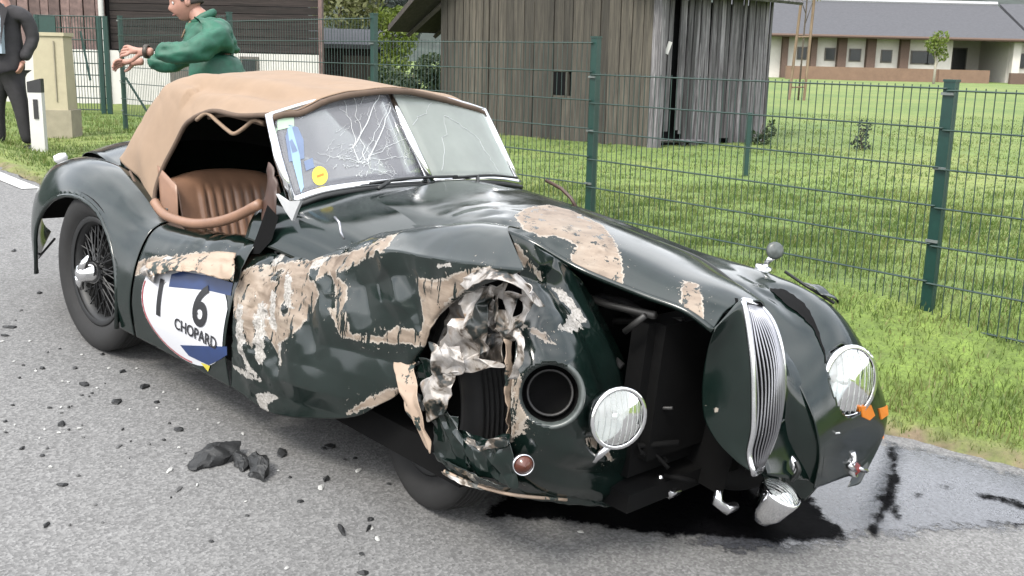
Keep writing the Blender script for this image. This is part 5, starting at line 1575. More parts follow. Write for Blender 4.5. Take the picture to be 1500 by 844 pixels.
# lower lip under the nose with scraped edge
foil('lower_lip', [[(2.202,-0.660,0.320),(2.241,-0.660,0.308),(2.287,-0.660,0.291)], [(2.400,-0.687,0.333),(2.400,-0.656,0.304),(2.400,-0.618,0.268)], [(2.520,-0.608,0.314),(2.520,-0.588,0.296),(2.520,-0.568,0.273)], [(2.560,-0.339,0.234),(2.560,-0.323,0.216),(2.560,-0.307,0.195)], [(2.500,0.071,0.110),(2.500,0.083,0.086),(2.500,0.098,0.057)]], 'green_paint', .008, 14, 11.0, (60, 8))
foil('scraped_metal', [[(2.270,-0.677,0.288),(2.330,-0.665,0.287),(2.380,-0.634,0.281),(2.430,-0.615,0.279)], [(2.275,-0.675,0.276),(2.340,-0.673,0.275),(2.390,-0.642,0.270),(2.435,-0.624,0.273)]], 'torn_aluminium', .005, 14, 13.0, (10, 30))
MB().tube(crspline([(2.280,-0.681,0.293),(2.360,-0.642,0.275),(2.430,-0.625,0.278),(2.520,-0.605,0.292),(2.560,-0.436,0.250)], 24), .0055, 5).build('scraped_edge', 'torn_primer', car, True)
lamp('side_light', [(2.570,-0.659,0.422)][0], (.8, -.5, .1), .030, car, 'dull_chrome', .04, 'amber_lens', False)

# ---------------------------------------------------------------- fog lamps
fa = Vector([(2.700,-0.429,0.559)][0])
FL = lamp('fog_lamp', fa, (.93, -.32, .10), .090, car, 'chrome', .09)
MB().tube([fa + Vector((-.02, 0, -.095)), fa + Vector((-.06, 0, -.15)), fa + Vector((-.14, .0, -.16))], .012, 8).build('lamp_bracket', 'dull_chrome', FL, True)
_la, _lb = Vector([(2.933,0.200,0.324)][0]), Vector([(2.900,0.130,0.150)][0])
_ld = (_la - _lb).normalized()
HLp = lamp('hanging_fog_lamp', _lb.lerp(_la, .62), (_ld + Vector((.25, -.25, .05))), .066, car, 'chrome', .125)
MB().tube(crspline([(2.894,0.200,0.400),(2.913,0.200,0.377),(2.936,0.200,0.358),(2.928,0.200,0.326),(2.899,0.200,0.320)], 14), .014, 6).build('lamp_bracket', 'dull_chrome', HLp, True)
MB().tube(crspline([(2.949,0.180,0.377),(2.964,0.180,0.350),(2.947,0.180,0.311)], 10), .008, 6).build('cable', 'piping', HLp, True)
MB().lathe([(.001, .02), (.03, .015), (.04, 0), (.03, -.01)], axis_m([(2.900,0.422,0.261)][0], (.8, -.3, .5)) @ Matrix.Diagonal((1.2, .6, 1, 1)), 16).build('horn_trim', 'dull_chrome', car, True)
# bumper stubs and broken bits under the nose
for p in [(2.620,-0.052,0.220)] + [(2.803,0.000,0.228)]:
    MB().tube([Vector(p) + Vector((0, 0, .04)), p, Vector(p) + Vector((.02, .03, -.025)), Vector(p) + Vector((.03, .07, -.02))], [.012, .018, .02, .014], 6).build('bumper_bracket', 'dull_chrome', car, True)
r = random.Random(8)
for k in range(7):
    p = Vector((r.uniform(2.42, 2.66), r.uniform(-.22, .08), r.uniform(.24, .40)))
    MB().tube([p, p + Vector((r.uniform(-.05, .05), r.uniform(-.05, .05), .01)), p + Vector((r.uniform(-.12, .12), r.uniform(-.12, .12), r.uniform(-.05, .05)))], r.uniform(.006, .014), 6).build('broken_pipe', 'engine_dark', car, True)
MB().box((2.15, .06, .22), (1.0, .62, .06)).build('shade_panel', 'engine_dark', car)  # dark panel added so the space below the nose reads as black shadow
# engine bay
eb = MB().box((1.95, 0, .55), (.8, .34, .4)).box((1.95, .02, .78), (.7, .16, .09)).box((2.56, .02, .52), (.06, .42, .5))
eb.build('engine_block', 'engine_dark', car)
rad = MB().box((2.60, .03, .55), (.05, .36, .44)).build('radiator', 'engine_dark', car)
for hose in ([(2.56, -.10, .74), (2.45, -.12, .78), (2.30, -.08, .76)], [(2.56, .10, .38), (2.42, .02, .34), (2.25, -.04, .40)], [(1.6, -.22, .70), (1.9, -.26, .66), (2.2, -.22, .72), (2.5, -.18, .60)]):
    MB().tube(crspline(hose, 14), .022, 8).build('hose', 'rubber', car, True)
for rod, rr in (([(2.320,-0.200,0.793),(2.432,-0.200,0.792),(2.615,-0.200,0.807)], .013), ([(2.549,-0.250,0.744),(2.615,-0.250,0.813)], .010), ([(2.210,-0.050,0.657),(2.613,-0.050,0.770)], .012), ([(2.553,-0.100,0.474),(2.657,-0.100,0.508)], .006)):
    MB().tube(rod, rr, 6).build('stay_rod', 'engine_metal', car, True)
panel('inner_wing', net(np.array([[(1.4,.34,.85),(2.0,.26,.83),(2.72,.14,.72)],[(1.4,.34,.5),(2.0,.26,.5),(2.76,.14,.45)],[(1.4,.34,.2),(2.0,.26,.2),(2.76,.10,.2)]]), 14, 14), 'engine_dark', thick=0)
# orange tape pieces and the broken red lamp on the left fender
for pl in ([(2.955,0.477,0.511),(2.955,0.551,0.504),(2.955,0.588,0.461),(2.955,0.553,0.451),(2.955,0.496,0.474)], [(2.935,0.621,0.477),(2.935,0.733,0.460),(2.935,0.730,0.430),(2.935,0.648,0.434)], [(2.930,0.694,0.355),(2.930,0.747,0.377),(2.930,0.770,0.359),(2.930,0.737,0.338)], [(2.900,0.834,0.350),(2.900,0.897,0.353),(2.900,0.918,0.317),(2.900,0.872,0.311)]):
    q = []
    for p in pl:
        h = lbvh.ray_cast(Vector((4, p[1], p[2])), Vector((-1, 0, 0)))
        q.append(h[0] if h[0] else lbvh.find_nearest(Vector(p))[0])
    up = Vector((.006, .001, .001))
    n = len(q)
    mb = MB().add([p + up for p in q] + [p - up * .6 for p in q], [tuple(range(n)), tuple(range(2 * n - 1, n - 1, -1))] + [(i, i + n, (i + 1) % n + n, (i + 1) % n) for i in range(n)])
    mb.build('orange_tape', 'orange_tape', car)
sl = lamp('side_light', Vector([(2.970,0.555,0.271)][0]), (.8, .2, .2), .030, car, 'chrome', .05, 'red_lens', False)
MB().tube([(2.980,0.499,0.342),(2.980,0.530,0.310),(2.980,0.494,0.304),(2.980,0.547,0.267)], .012, 6).build('broken_rim', 'dull_chrome', sl, True)
MB().tube([(2.990,0.551,0.279),(2.990,0.621,0.252)], .007, 5).build('broken_rim', 'dull_chrome', sl, True)
# wing mirror on the left fender
mp_ = [(2.471,0.620,0.837),(2.487,0.620,0.871),(2.506,0.620,0.890)]
mr = MB().tube(mp_, .012, 6).build('wing_mirror', 'chrome', car, True)
MB().lathe([(.001, .009), (.022, .007), (.031, .002), (.032, -.004), (.001, -.005)], axis_m(Vector(mp_[2]) + Vector((0, 0, .022)), (.6, -.6, .2)), 18).build('mirror_head', 'ring_grey', mr, True)
MB().lathe([(.001, .012), (.028, .01), (.034, 0), (.02, -.01)], axis_m(Vector(mp_[0]), (.2, 0, 1)), 12).build('mirror_foot', 'chrome', mr, True)
MB().tube([(1.395,0.600,0.965),(1.484,0.600,0.947),(1.543,0.600,0.918),(1.578,0.600,0.885)], .008, 5).build('quarterlight_rail', 'leather_dark', car, True)
# tail light
MB().lathe([(.001, .03), (.03, .024), (.035, 0), (.02, -.02)], axis_m((-.86, -.5, .70), (-.2, -.3, 1)), 14).build('tail_light', 'reflector_white', car, True)

# ---------------------------------------------------------------- wheels
def wheel(c, ax, full_detail=True, R_=.352, hubbed=True):
    M = axis_m(c, ax)
    w = .082
    prof = [(.235, -w * .55), (.26, -w * .85), (.30, -w), (.325, -w * .92), (R_ - .008, -w * .78), (R_, -w * .6)]
    for g in (-.42, -.22, 0, .22, .42):
        prof += [(R_, w * (g - .06)), (R_ - .008, w * (g - .045)), (R_ - .008, w * (g + .045)), (R_, w * (g + .06))]
    prof += [(R_, w * .6), (R_ - .008, w * .78), (.325, w * .92), (.30, w), (.26, w * .85), (.235, w * .55)]
    wh = MB().lathe(prof, M, 56).build('wheel', 'rubber', car, True)
    MB().lathe([(.235, -.05), (.222, -.045), (.205, -.03), (.2, 0), (.205, .03), (.222, .045), (.240, .05), (.243, .055), (.236, .058), (.22, .052)], M, 48).build('rim', 'wheel_black', wh, True)
    if hubbed: MB().lathe([(.001, -.05), (.05, -.05), (.055, .03), (.048, .05), (.001, .055)], M, 24).build('hub', 'wheel_black', wh, True)
    if full_detail:
        sp = MB()
        for k in range(54):
            a = 2 * math.pi * k / 54
            a2 = a + (.35 if k % 2 else -.35)
            h0, h1 = (.045, .015) if k % 3 else (-.02, .03)
            sp.tube([M @ Vector((.05 * math.cos(a2), .05 * math.sin(a2), h0)), M @ Vector((.21 * math.cos(a), .21 * math.sin(a), h1))], .0032, 4, False)
        sp.build('spokes', 'wheel_black', wh)
    MB().lathe([(.215, -.035), (.06, -.04), (.001, -.04)], M, 32).build('brake_drum', 'engine_dark', wh, True)
    return wh, M
wr, Mr = wheel((0, -.655, .352), (0.02, -1, .0))
kn = MB().lathe([(.052, .05), (.052, .075), (.044, .09), (.040, .115), (.032, .135), (.012, .142), (.001, .143)], Mr, 28)
for a in (1.15, 1.15 + math.pi):
    d = Vector((math.cos(a), math.sin(a), 0))
    kn.tube([Mr @ (d * .02 + Vector((0, 0, .12))), Mr @ (d * .055 + Vector((0, 0, .115))), Mr @ (d * .09 + Vector((0, 0, .10)))], [.022, .017, .010], 8)
kn.build('knock_off_spinner', 'chrome', wr, True)
wheel((0, .64, .352), (0, 1, 0), False)
wheel((1.95, -.40, .345), (-.25, -.96, .05), False, .352, False)
wheel((2.42, .60, .345), (0, 1, 0), False)
# stay rod behind the rear wheel, exhaust, rear axle
MB().tube([(-0.846,-0.620,0.207),(-0.648,-0.620,0.349)], .006, 5).build('fender_stay', 'engine_metal', car)

# ---------------------------------------------------------------- cabin
seat = panel('bench_seat', net([[(.50, y, .42), (.75, y, .45), (.98, y, .44), (1.02, y, .36)] for y in (-.52, -.25, 0, .25, .52)], 20, 20), 'leather')
def seat_back(y0, y1):
    rows = []
    for z, x in ((.38, .52), (.53, .44), (.69, .37), (.80, .32), (.835, .27), (.82, .22)):
        rows.append([(x + .02 * math.cos((y - y0) / (y1 - y0) * math.pi * 2), y, z - .03 * (abs((y - (y0 + y1) / 2) / ((y1 - y0) / 2)) ** 3)) for y in np.linspace(y0, y1, 7)])
    return net(rows, 40, 60)
for (a, b) in ((-.52, -.02), (.02, .52)):
    P = seat_back(a, b)
    Q = P.copy()
    # vertical fluting in the middle of the cushion
    t = (Q[:, :, 1] - a) / (b - a)
    mask = ((t > .18) & (t < .82)) * sstep(.80, .74, Q[:, :, 2])
    Q[:, :, 0] += mask * .016 * np.abs(np.sin((t - .18) / .64 * math.pi * 7))
    panel('backrest', Q, 'leather', seat, thick=.004)
panel('side_trim', net([[(.25,-.56,.86),(.30,-.57,.72),(.36,-.57,.40)], [(.40,-.55,.80),(.44,-.56,.62),(.48,-.57,.40)]], 10, 10), 'leather', thick=.004)
MB().tube(crspline([(0.383,-0.640,0.733),(0.453,-0.640,0.702),(0.549,-0.640,0.696),(0.711,-0.640,0.711),(0.887,-0.640,0.756),(1.028,-0.640,0.811),(1.160,-0.640,0.877)], 26), [.020] * 26, 8).build('door_top_roll', 'leather', car, True)
MB().box((1.12, 0, .80), (.08, 1.1, .16)).build('dashboard', 'leather_dark', car)
stw = MB()
Ms = axis_m((.93, .30, .80), (-.9, 0, .35))
stw.tube([Ms @ Vector((.2 * math.cos(t), .2 * math.sin(t), 0)) for t in np.linspace(0, 2 * math.pi, 33)], .012, 6)
for t in (.5, 2.6, 4.7): stw.tube([Ms @ Vector((0, 0, 0)), Ms @ Vector((.2 * math.cos(t), .2 * math.sin(t), 0))], .008, 5)
stw.build('steering_wheel', 'black_plastic', car, True)

# ---------------------------------------------------------------- race roundel on the door
def decal(name, polys2d, mat, off, parent):
    """flat print laid on the door: polys are (x, z) outlines, finely triangulated"""
    bm = bmesh.new()
    for poly in polys2d:
        vs = [bm.verts.new((p[0], 0, p[1])) for p in poly]
        bm.faces.new(vs)
    bmesh.ops.triangulate(bm, faces=bm.faces[:])
    for _ in range(6):
        long = [e for e in bm.edges if e.calc_length() > .035]
        if not long: break
        bmesh.ops.subdivide_edges(bm, edges=long, cuts=1)
        bmesh.ops.triangulate(bm, faces=bm.faces[:])
    V = [on_side(v.co.x, v.co.z, off) for v in bm.verts]
    bm.verts.index_update()
    F = [tuple(v.index for v in f.verts) for f in bm.faces]
    bm.free()
    return mesh_obj(name, V, F, mat, parent, True)
RCX, RCZ, RR = .868, .418, .310
def disc(r, n=48, clip=True):
    out = []
    for t in np.linspace(0, 2 * math.pi, n, endpoint=False):
        x, z = RCX + r * math.cos(t), RCZ + r * .66 * math.sin(t)
        out.append((min(x, 1.150), min(z, .585)))
    return out
rd = decal('race_roundel', [disc(RR)], 'decal_white', .0035, car)
ringp = []
for k in range(30):
    t0, t1 = math.pi * (.93 + .62 * k / 30), math.pi * (.93 + .62 * (k + 1) / 30)
    ringp.append([(RCX + q * math.cos(t), RCZ + q * .66 * math.sin(t)) for q, t in ((RR * .955, t0), (RR * .985, t0), (RR * .985, t1), (RR * .955, t1))])
decal('red_ring', ringp, 'decal_red', .0048, rd)
xz = lambda L: [(p[0], p[2]) for p in L]
decal('blue_band', [xz([(0.749,-0.755,0.528),(0.811,-0.755,0.554),(1.002,-0.755,0.580),(1.144,-0.755,0.590),(1.152,-0.755,0.546),(1.005,-0.755,0.529),(0.751,-0.755,0.480)])], 'decal_blue', .0048, rd)
decal('blue_arrow', [xz([(0.845,-0.765,0.272),(1.182,-0.765,0.367),(1.184,-0.765,0.336),(1.125,-0.765,0.297),(1.040,-0.765,0.250),(0.980,-0.765,0.247),(0.899,-0.765,0.244)])], 'decal_blue', .0048, rd)
decal('arrow_tip', [xz([(0.981,-0.765,0.242),(1.050,-0.765,0.250),(1.027,-0.765,0.219)])], 'decal_yellow', .0050, rd)
def text_decal(name, s, x, z, size, parent, mat='decal_black'):
    cu = bpy.data.curves.new(name, 'FONT'); cu.body = s; cu.size = size; cu.resolution_u = 5; cu.offset = .0045 if len(s) == 1 else .0012; cu.align_x = 'CENTER'
    ob = bpy.data.objects.new(name, cu); COL.objects.link(ob)
    dg = bpy.context.evaluated_depsgraph_get()
    me = bpy.data.meshes.new_from_object(ob.evaluated_get(dg))
    bm = bmesh.new(); bm.from_mesh(me)
    bmesh.ops.triangulate(bm, faces=bm.faces[:])
    for _ in range(5):
        lg = [e for e in bm.edges if e.calc_length() > .02]
        if not lg: break
        bmesh.ops.subdivide_edges(bm, edges=lg, cuts=1)
        bmesh.ops.triangulate(bm, faces=bm.faces[:])
    bm.verts.index_update()
    V = [on_side(x + v.co.x, z + v.co.y, .0075) for v in bm.verts]
    F = [tuple(v.index for v in f.verts) for f in bm.faces]
    bm.free()
    bpy.data.objects.remove(ob); bpy.data.curves.remove(cu); bpy.data.meshes.remove(me)
    return mesh_obj(name, V, F, mat, parent)
p1, p2, p3 = [(0.700,-0.765,0.357),(0.987,-0.765,0.394),(1.015,-0.765,0.336)]
text_decal('number', '1', p1[0], p1[2], .20, rd)
text_decal('number', '6', p2[0], p2[2], .215, rd)
text_decal('lettering', 'CHOPARD', p3[0] - .045, p3[2], .062, rd)
# torn tan door skin folded over the roundel
foil('torn_skin', [[(0.487,-0.700,0.526),(0.695,-0.700,0.592),(0.900,-0.700,0.644),(1.109,-0.700,0.688)], [(0.581,-0.765,0.527),(0.791,-0.765,0.587),(1.015,-0.765,0.641),(1.224,-0.765,0.671)], [(0.655,-0.785,0.502),(0.866,-0.785,0.575),(1.082,-0.785,0.613),(1.256,-0.785,0.626)]], 'torn_primer', .012, 9, 14.0, (20, 40))
tip = foil('torn_skin', [[(0.464,-0.740,0.479),(0.520,-0.740,0.515),(0.599,-0.740,0.540)], [(0.576,-0.790,0.500),(0.631,-0.790,0.519),(0.687,-0.790,0.511)], [(0.591,-0.775,0.486),(0.626,-0.775,0.477),(0.659,-0.775,0.469)]], 'torn_aluminium', .008, 18, 15.0, (12, 12))
# ================================================================== people
plain('skin', (0.52, 0.27, 0.20), 0.55, var=0.10, scale=14)
plain('jacket_green', (0.012, 0.13, 0.075), 0.62, var=0.30, scale=14, bmp=.3)
plain('trousers_dark', (0.02, 0.02, 0.022), 0.85, var=0.3, scale=20)
plain('suit_dark', (0.028, 0.026, 0.03), 0.85, var=0.25, scale=20, bmp=.2)
plain('shirt_blue', (0.42, 0.52, 0.60), 0.8, var=0.08, scale=20)
plain('tie_navy', (0.03, 0.045, 0.10), 0.6)
plain('hair_dark', (0.035, 0.025, 0.02), 0.7, var=0.3, scale=60)
plain('hair_grey', (0.25, 0.23, 0.21), 0.7, var=0.3, scale=60)
plain('shoe', (0.012, 0.011, 0.011), 0.35)
plain('watch_strap', (0.05, 0.035, 0.02), 0.5)
plain('lip', (0.36, 0.13, 0.11), 0.5)

def skinned(name, chains, mat, parent, sub=2, root=0, wrinkle=0.0):
    """one continuous surface grown over joined chains of (point, radius); chains may start on an earlier point"""
    vs, es, rs, idx = [], [], [], {}
    for ch in chains:
        prev = None
        for p, rr in ch:
            key = tuple(round(c, 4) for c in p)
            if key not in idx:
                idx[key] = len(vs); vs.append(p); rs.append(rr)
            i = idx[key]
            if prev is not None and prev != i: es.append((prev, i))
            prev = i
    me = bpy.data.meshes.new(name + '_skeleton')
    me.from_pydata([tuple(v) for v in vs], es, [])
    o = bpy.data.objects.new(name, me); COL.objects.link(o)
    md = o.modifiers.new('skin', 'SKIN'); md.use_smooth_shade = True
    if not me.skin_vertices: me.attributes.new('skin', 'FLOAT', 'POINT')
    for i, sv in enumerate(me.skin_vertices[0].data):
        q = rs[i]
        sv.radius = (q, q) if not isinstance(q, tuple) else q
        sv.use_root = (i == root)
    ss = o.modifiers.new('smooth', 'SUBSURF'); ss.levels = sub; ss.render_levels = sub
    dg = bpy.context.evaluated_depsgraph_get()
    nm = bpy.data.meshes.new_from_object(o.evaluated_get(dg))
    bpy.data.objects.remove(o); bpy.data.meshes.remove(me)
    nm.name = name
    nm.materials.clear(); nm.materials.append(MATS[mat])
    if wrinkle:
        for v in nm.vertices:
            q = v.co
            k = noise.noise(Vector((q.x * 9, q.y * 9, q.z * 22))) + .6 * abs(noise.noise(q * 30))
            v.co = q + v.normal * k * wrinkle
    for p in nm.polygons: p.use_smooth = True
    o = bpy.data.objects.new(name, nm)
    return link(o, parent)

def head(parent, c, fwd, up, hair='hair_dark', s=1.0, body=None):
    """head with brow, nose, lips, ears, eyes and a cap of hair; c = centre of the skull"""
    f = Vector(fwd).normalized(); u = Vector(up); u = (u - f * u.dot(f)).normalized(); l = u.cross(f)
    Mh = Matrix((f, l, u)).transposed().to_4x4(); Mh.translation = Vector(c)
    nu_, nv_ = 40, 28
    vs = []
    for j in range(nv_):
        th = math.pi * j / (nv_ - 1)
        for i in range(nu_):
            ph = 2 * math.pi * i / nu_
            x, y, z = math.sin(th) * math.cos(ph), math.sin(th) * math.sin(ph), math.cos(th)
            rx, ry, rz = .098, .076, .118
            p = Vector((x * rx, y * ry, z * rz))
            if z < 0:                                   # jaw narrows
                k = 1 - .34 * (-z) ** 1.5
                p.y *= k; p.x = p.x * (1 - .18 * (-z) ** 2) + .018 * (-z)
                if x < 0: p.x *= (1 + .35 * z)
            if x > 0:
                p.x += .024 * math.exp(-(p.y / .013) ** 2) * math.exp(-((p.z + .022) / .024) ** 2)      # nose
                p.x -= .013 * math.exp(-((abs(p.y) - .032) / .016) ** 2) * math.exp(-((p.z - .004) / .014) ** 2)   # eye sockets
                p.x += .006 * math.exp(-((p.z - .028) / .012) ** 2)                                    # brow
                p.x += .008 * math.exp(-(p.y / .024) ** 2) * math.exp(-((p.z + .064) / .010) ** 2)      # lips
                p.x += .012 * math.exp(-(p.y / .026) ** 2) * math.exp(-((p.z + .103) / .016) ** 2)      # chin
            vs.append(Mh @ (p * s))
    fs = [(j * nu_ + i, (j + 1) * nu_ + i, (j + 1) * nu_ + (i + 1) % nu_, j * nu_ + (i + 1) % nu_) for j in range(nv_ - 1) for i in range(nu_)]
    hd = mesh_obj('head', vs, fs, 'skin', parent, True)
    for sy in (-1, 1):
        MB().lathe([(.001, .007), (.008, .005), (.011, 0), (.001, -.006)], axis_m(Mh @ Vector((.083, sy * .031, .004)), f), 12).build('eye', 'white_plastic', hd, True)
        e = MB().lathe([(.001, .006), (.012, .010), (.024, .004), (.028, -.004), (.015, -.010)], axis_m(Mh @ Vector((-.004, sy * .078, -.010)), l * sy - f * .3) @ Matrix.Diagonal((.75, 1.2, 1, 1)), 14)
        e.build('ear', 'skin', hd, True)
    MB().tube([Mh @ Vector((.094, -.024, -.066)), Mh @ Vector((.103, 0, -.064)), Mh @ Vector((.094, .024, -.066))], [.003, .0055, .003], 6).build('mouth', 'lip', hd, True)
    hv = []
    for j in range(16):
        th = math.pi * .62 * j / 15
        for i in range(36):
            ph = 2 * math.pi * i / 36
            x, y, z = math.sin(th) * math.cos(ph), math.sin(th) * math.sin(ph), math.cos(th)
            k = 1.09 + .03 * noise.noise(Vector((x * 9, y * 9, z * 9)))
            zz = z
            if x > .35: zz = max(z, .42 + .0 * x)
            hv.append(Mh @ (Vector((x * .098 * k * (1 if x < .35 else .97), y * .076 * k, max(zz, -.25 if x < 0 else -.02) * .118 * k)) * s))
    hf = [(j * 36 + i, (j + 1) * 36 + i, (j + 1) * 36 + (i + 1) % 36, j * 36 + (i + 1) % 36) for j in range(15) for i in range(36)]
    mesh_obj('hair', hv, hf, hair, hd, True)
    return hd

def hand_chains(wrist, dirv, palm_n, thumb_side, s=1.0, curl=.5):
    """chains for a palm, four bent fingers of unequal length and a thumb; palm_n points out of the palm"""
    d = Vector(dirv).normalized(); n = Vector(palm_n); n = (n - d * n.dot(d)).normalized(); t = d.cross(n) * thumb_side
    w = Vector(wrist)
    pc = w + d * .045 * s
    ch = [[(tuple(w), (.026 * s, .022 * s)), (tuple(pc), (.036 * s, .020 * s))]]
    for k, L in enumerate((.072, .082, .076, .058)):
        off = t * (.028 - .0185 * k) * s
        a = w + d * .088 * s + off
        b_ = a + (d * math.cos(curl * .6) + n * math.sin(curl * .6)) * L * .45 * s
        c_ = b_ + (d * math.cos(curl * 1.5) + n * math.sin(curl * 1.5)) * L * .32 * s
        e_ = c_ + (d * math.cos(curl * 2.3) + n * math.sin(curl * 2.3)) * L * .26 * s
        ch.append([(tuple(pc), (.036 * s, .020 * s)), (tuple(a), .0105 * s), (tuple(b_), .0095 * s), (tuple(c_), .0088 * s), (tuple(e_), .0072 * s)])
    a = w + d * .028 * s + t * .034 * s + n * .006
    b_ = a + (d * .75 + t * .55 + n * .3).normalized() * .036 * s
    c_ = b_ + (d * .9 + t * .1 + n * .45).normalized() * .030 * s
    ch.append([(tuple(w), (.026 * s, .022 * s)), (tuple(a), .0135 * s), (tuple(b_), .0115 * s), (tuple(c_), .0085 * s)])
    return ch

# ---- man in green leaning forward behind the car
MD = 6.9
gw = [(-2.013,6.900,1.081)][0]
man = thing('person', 'man in green jacket leaning forward with both arms stretched out behind the car', 'person', (gw[0], 6.95, gz(gw[0], 6.95)))
mi = Matrix.Translation(-Vector(man.location))
def ml(L): return [mi @ Vector(p) for p in L]
pelvis, belly, chest, neckb, neck, skull = ml([(-1.883,6.950,1.142),(-1.903,6.950,1.343),(-1.955,6.950,1.601),(-2.008,6.950,1.813),(-2.054,6.950,1.854),(-2.112,6.950,1.928)])
shL, elL, wrL, hdL = ml([(-1.852,6.720,1.710),(-1.983,6.550,1.599),(-2.282,6.580,1.612),(-2.468,6.600,1.616)])
shR, elR, wrR, hdR = ml([(-2.098,7.150,1.678),(-2.289,7.250,1.541),(-2.555,7.200,1.544),(-2.674,7.200,1.532)])
gzm = -0.02
hip = pelvis
kn1, kn2 = Vector((hip.x - .02, -.10, .50)), Vector((hip.x + .06, .14, .50))
an1, an2 = Vector((hip.x + .02, -.12, .09)), Vector((hip.x + .14, .15, .09))
t3 = lambda v: tuple(v)
body = skinned('body', [
    [(t3(pelvis), (.14, .12)), (t3(belly), (.15, .12)), (t3(chest), (.17, .13)), (t3(neckb), .075), (t3(neck), .055), (t3(neck.lerp(skull, .5)), .055)],
    [(t3(chest.lerp(neckb, .5)), .11), (t3(shL), .06), (t3(elL), .045), (t3(wrL), .030)],
    [(t3(chest.lerp(neckb, .5)), .11), (t3(shR), .06), (t3(elR), .045), (t3(wrR), .028)],
    [(t3(pelvis), (.14, .12)), (t3(kn1), .055), (t3(an1), .04)],
    [(t3(pelvis), (.14, .12)), (t3(kn2), .055), (t3(an2), .04)]], 'skin', man)
skinned('hand', [[(t3(wrL.lerp(elL, .25)), .031)] + [(t3(wrL), (.026, .022))]] + hand_chains(wrL, hdL - wrL, (0.1, .9, -.5), 1, 1.05, .55), 'skin', body, 2)
skinned('hand', [[(t3(wrR.lerp(elR, .25)), .031)] + [(t3(wrR), (.026, .022))]] + hand_chains(wrR, hdR - wrR, (0, -.7, -.7), -1, 1.0, .7), 'skin', body, 2)
jk = skinned('jacket', [
    [(t3(pelvis + Vector((.02, 0, -.06))), (.2, .18)), (t3(pelvis.lerp(belly, .5)), (.2, .175)), (t3(belly), (.235, .19)), (t3(chest), (.235, .19)), (t3(chest.lerp(neckb, .55)), (.165, .135)), (t3(neckb), (.085, .08))],
    [(t3(chest.lerp(neckb, .55)), (.16, .13)), (t3(shL), .092), (t3(elL), .074), (t3(elL.lerp(wrL, .72)), .058)],
    [(t3(chest.lerp(neckb, .55)), (.16, .13)), (t3(shR), .092), (t3(elR), .072), (t3(elR.lerp(wrR, .72)), .056)]], 'jacket_green', man, 3, wrinkle=.019)
MB().tube([neckb + Vector((-.06, -.05, -.03)), neckb + Vector((.02, -.085, .02)), neckb + Vector((.07, -.02, .05)), neckb + Vector((.03, .08, .02)), neckb + Vector((-.06, .05, -.03))], .024, 8).build('collar', 'jacket_green', jk, True)
fdir = (wrL - shL).normalized()
MB().tube([chest + Vector((-.16, -.11, .10)), chest.lerp(neckb, .6) + Vector((-.11, -.10, .02)), neckb + Vector((-.06, -.075, -.01))], .007, 6).build('jacket_trim', 'stake_wood', jk, True)
skinned('trousers', [[(t3(pelvis), (.175, .145)), (t3(kn1), .085), (t3(an1), .07)], [(t3(pelvis), (.175, .145)), (t3(kn2), .085), (t3(an2), .07)]], 'trousers_dark', man)
for a in (an1, an2):
    skinned('shoe', [[(t3(a + Vector((.05, 0, -.04))), .042), (t3(a + Vector((-.06, 0, -.045))), .042), (t3(a + Vector((-.16, 0, -.055))), .03)]], 'shoe', man)
head(body, skull, (-1, -.35, -.28), (-.25, 0, 1), 'hair_dark', 1.0)
wv = (elL - wrL).normalized()
MB().lathe([(.036, -.014), (.041, -.012), (.042, .012), (.036, .014)], axis_m(wrL + wv * .03, wv), 20).build('watch', 'watch_strap', man, True)

# ---- man in the dark suit at the left edge
sx0, sy0 = (16 - 750) / 1550 * 10.65, 10.65
suit = thing('person', 'man in dark suit and light blue shirt standing beside the marker post', 'person', (sx0, sy0, gz(sx0, sy0)))
V3 = Vector
pel, bel, che, nb, nk, sk_ = V3((0, 0, .93)), V3((0, 0, 1.12)), V3((0, .01, 1.30)), V3((0, .01, 1.46)), V3((0, 0, 1.54)), V3((0, -.03, 1.66))
s1, e1, w1 = V3((.20, .02, 1.40)), V3((.27, .05, 1.13)), V3((.20, -.06, .92))
s2, e2, w2 = V3((-.20, .02, 1.40)), V3((-.27, .05, 1.13)), V3((-.22, -.06, .90))
k1, a1_, k2, a2_ = V3((.12, -.02, .50)), V3((.155, .03, .09)), V3((-.12, -.02, .50)), V3((-.14, .03, .09))
sb = skinned('body', [[(t3(pel), (.13, .11)), (t3(bel), (.14, .11)), (t3(che), (.15, .12)), (t3(nb), .08), (t3(nk), .055), (t3(sk_), .06)],
    [(t3(nb.lerp(che, .3)), .1), (t3(s1), .06), (t3(e1), .042), (t3(w1), .03)], [(t3(nb.lerp(che, .3)), .1), (t3(s2), .06), (t3(e2), .042), (t3(w2), .03)],
    [(t3(pel), (.13, .11)), (t3(k1), .055), (t3(a1_), .04)], [(t3(pel), (.13, .11)), (t3(k2), .055), (t3(a2_), .04)]], 'skin', suit)
js = skinned('suit_jacket', [[(t3(V3((0, 0, .74))), (.20, .15)), (t3(V3((0, 0, .90))), (.19, .145)), (t3(bel), (.18, .135)), (t3(che), (.19, .135)), (t3(nb.lerp(che, .25)), (.15, .11))],
    [(t3(nb.lerp(che, .25)), (.15, .11)), (t3(s1), .085), (t3(e1), .066), (t3(w1), .052)], [(t3(nb.lerp(che, .25)), (.15, .11)), (t3(s2), .085), (t3(e2), .066), (t3(w2), .052)]], 'suit_dark', suit, 3, wrinkle=.006)
skinned('trousers', [[(t3(pel), (.165, .13)), (t3(k1), .082), (t3(a1_), .066)], [(t3(pel), (.165, .13)), (t3(k2), .082), (t3(a2_), .066)]], 'suit_dark', suit, wrinkle=.004)
shirt = MB()
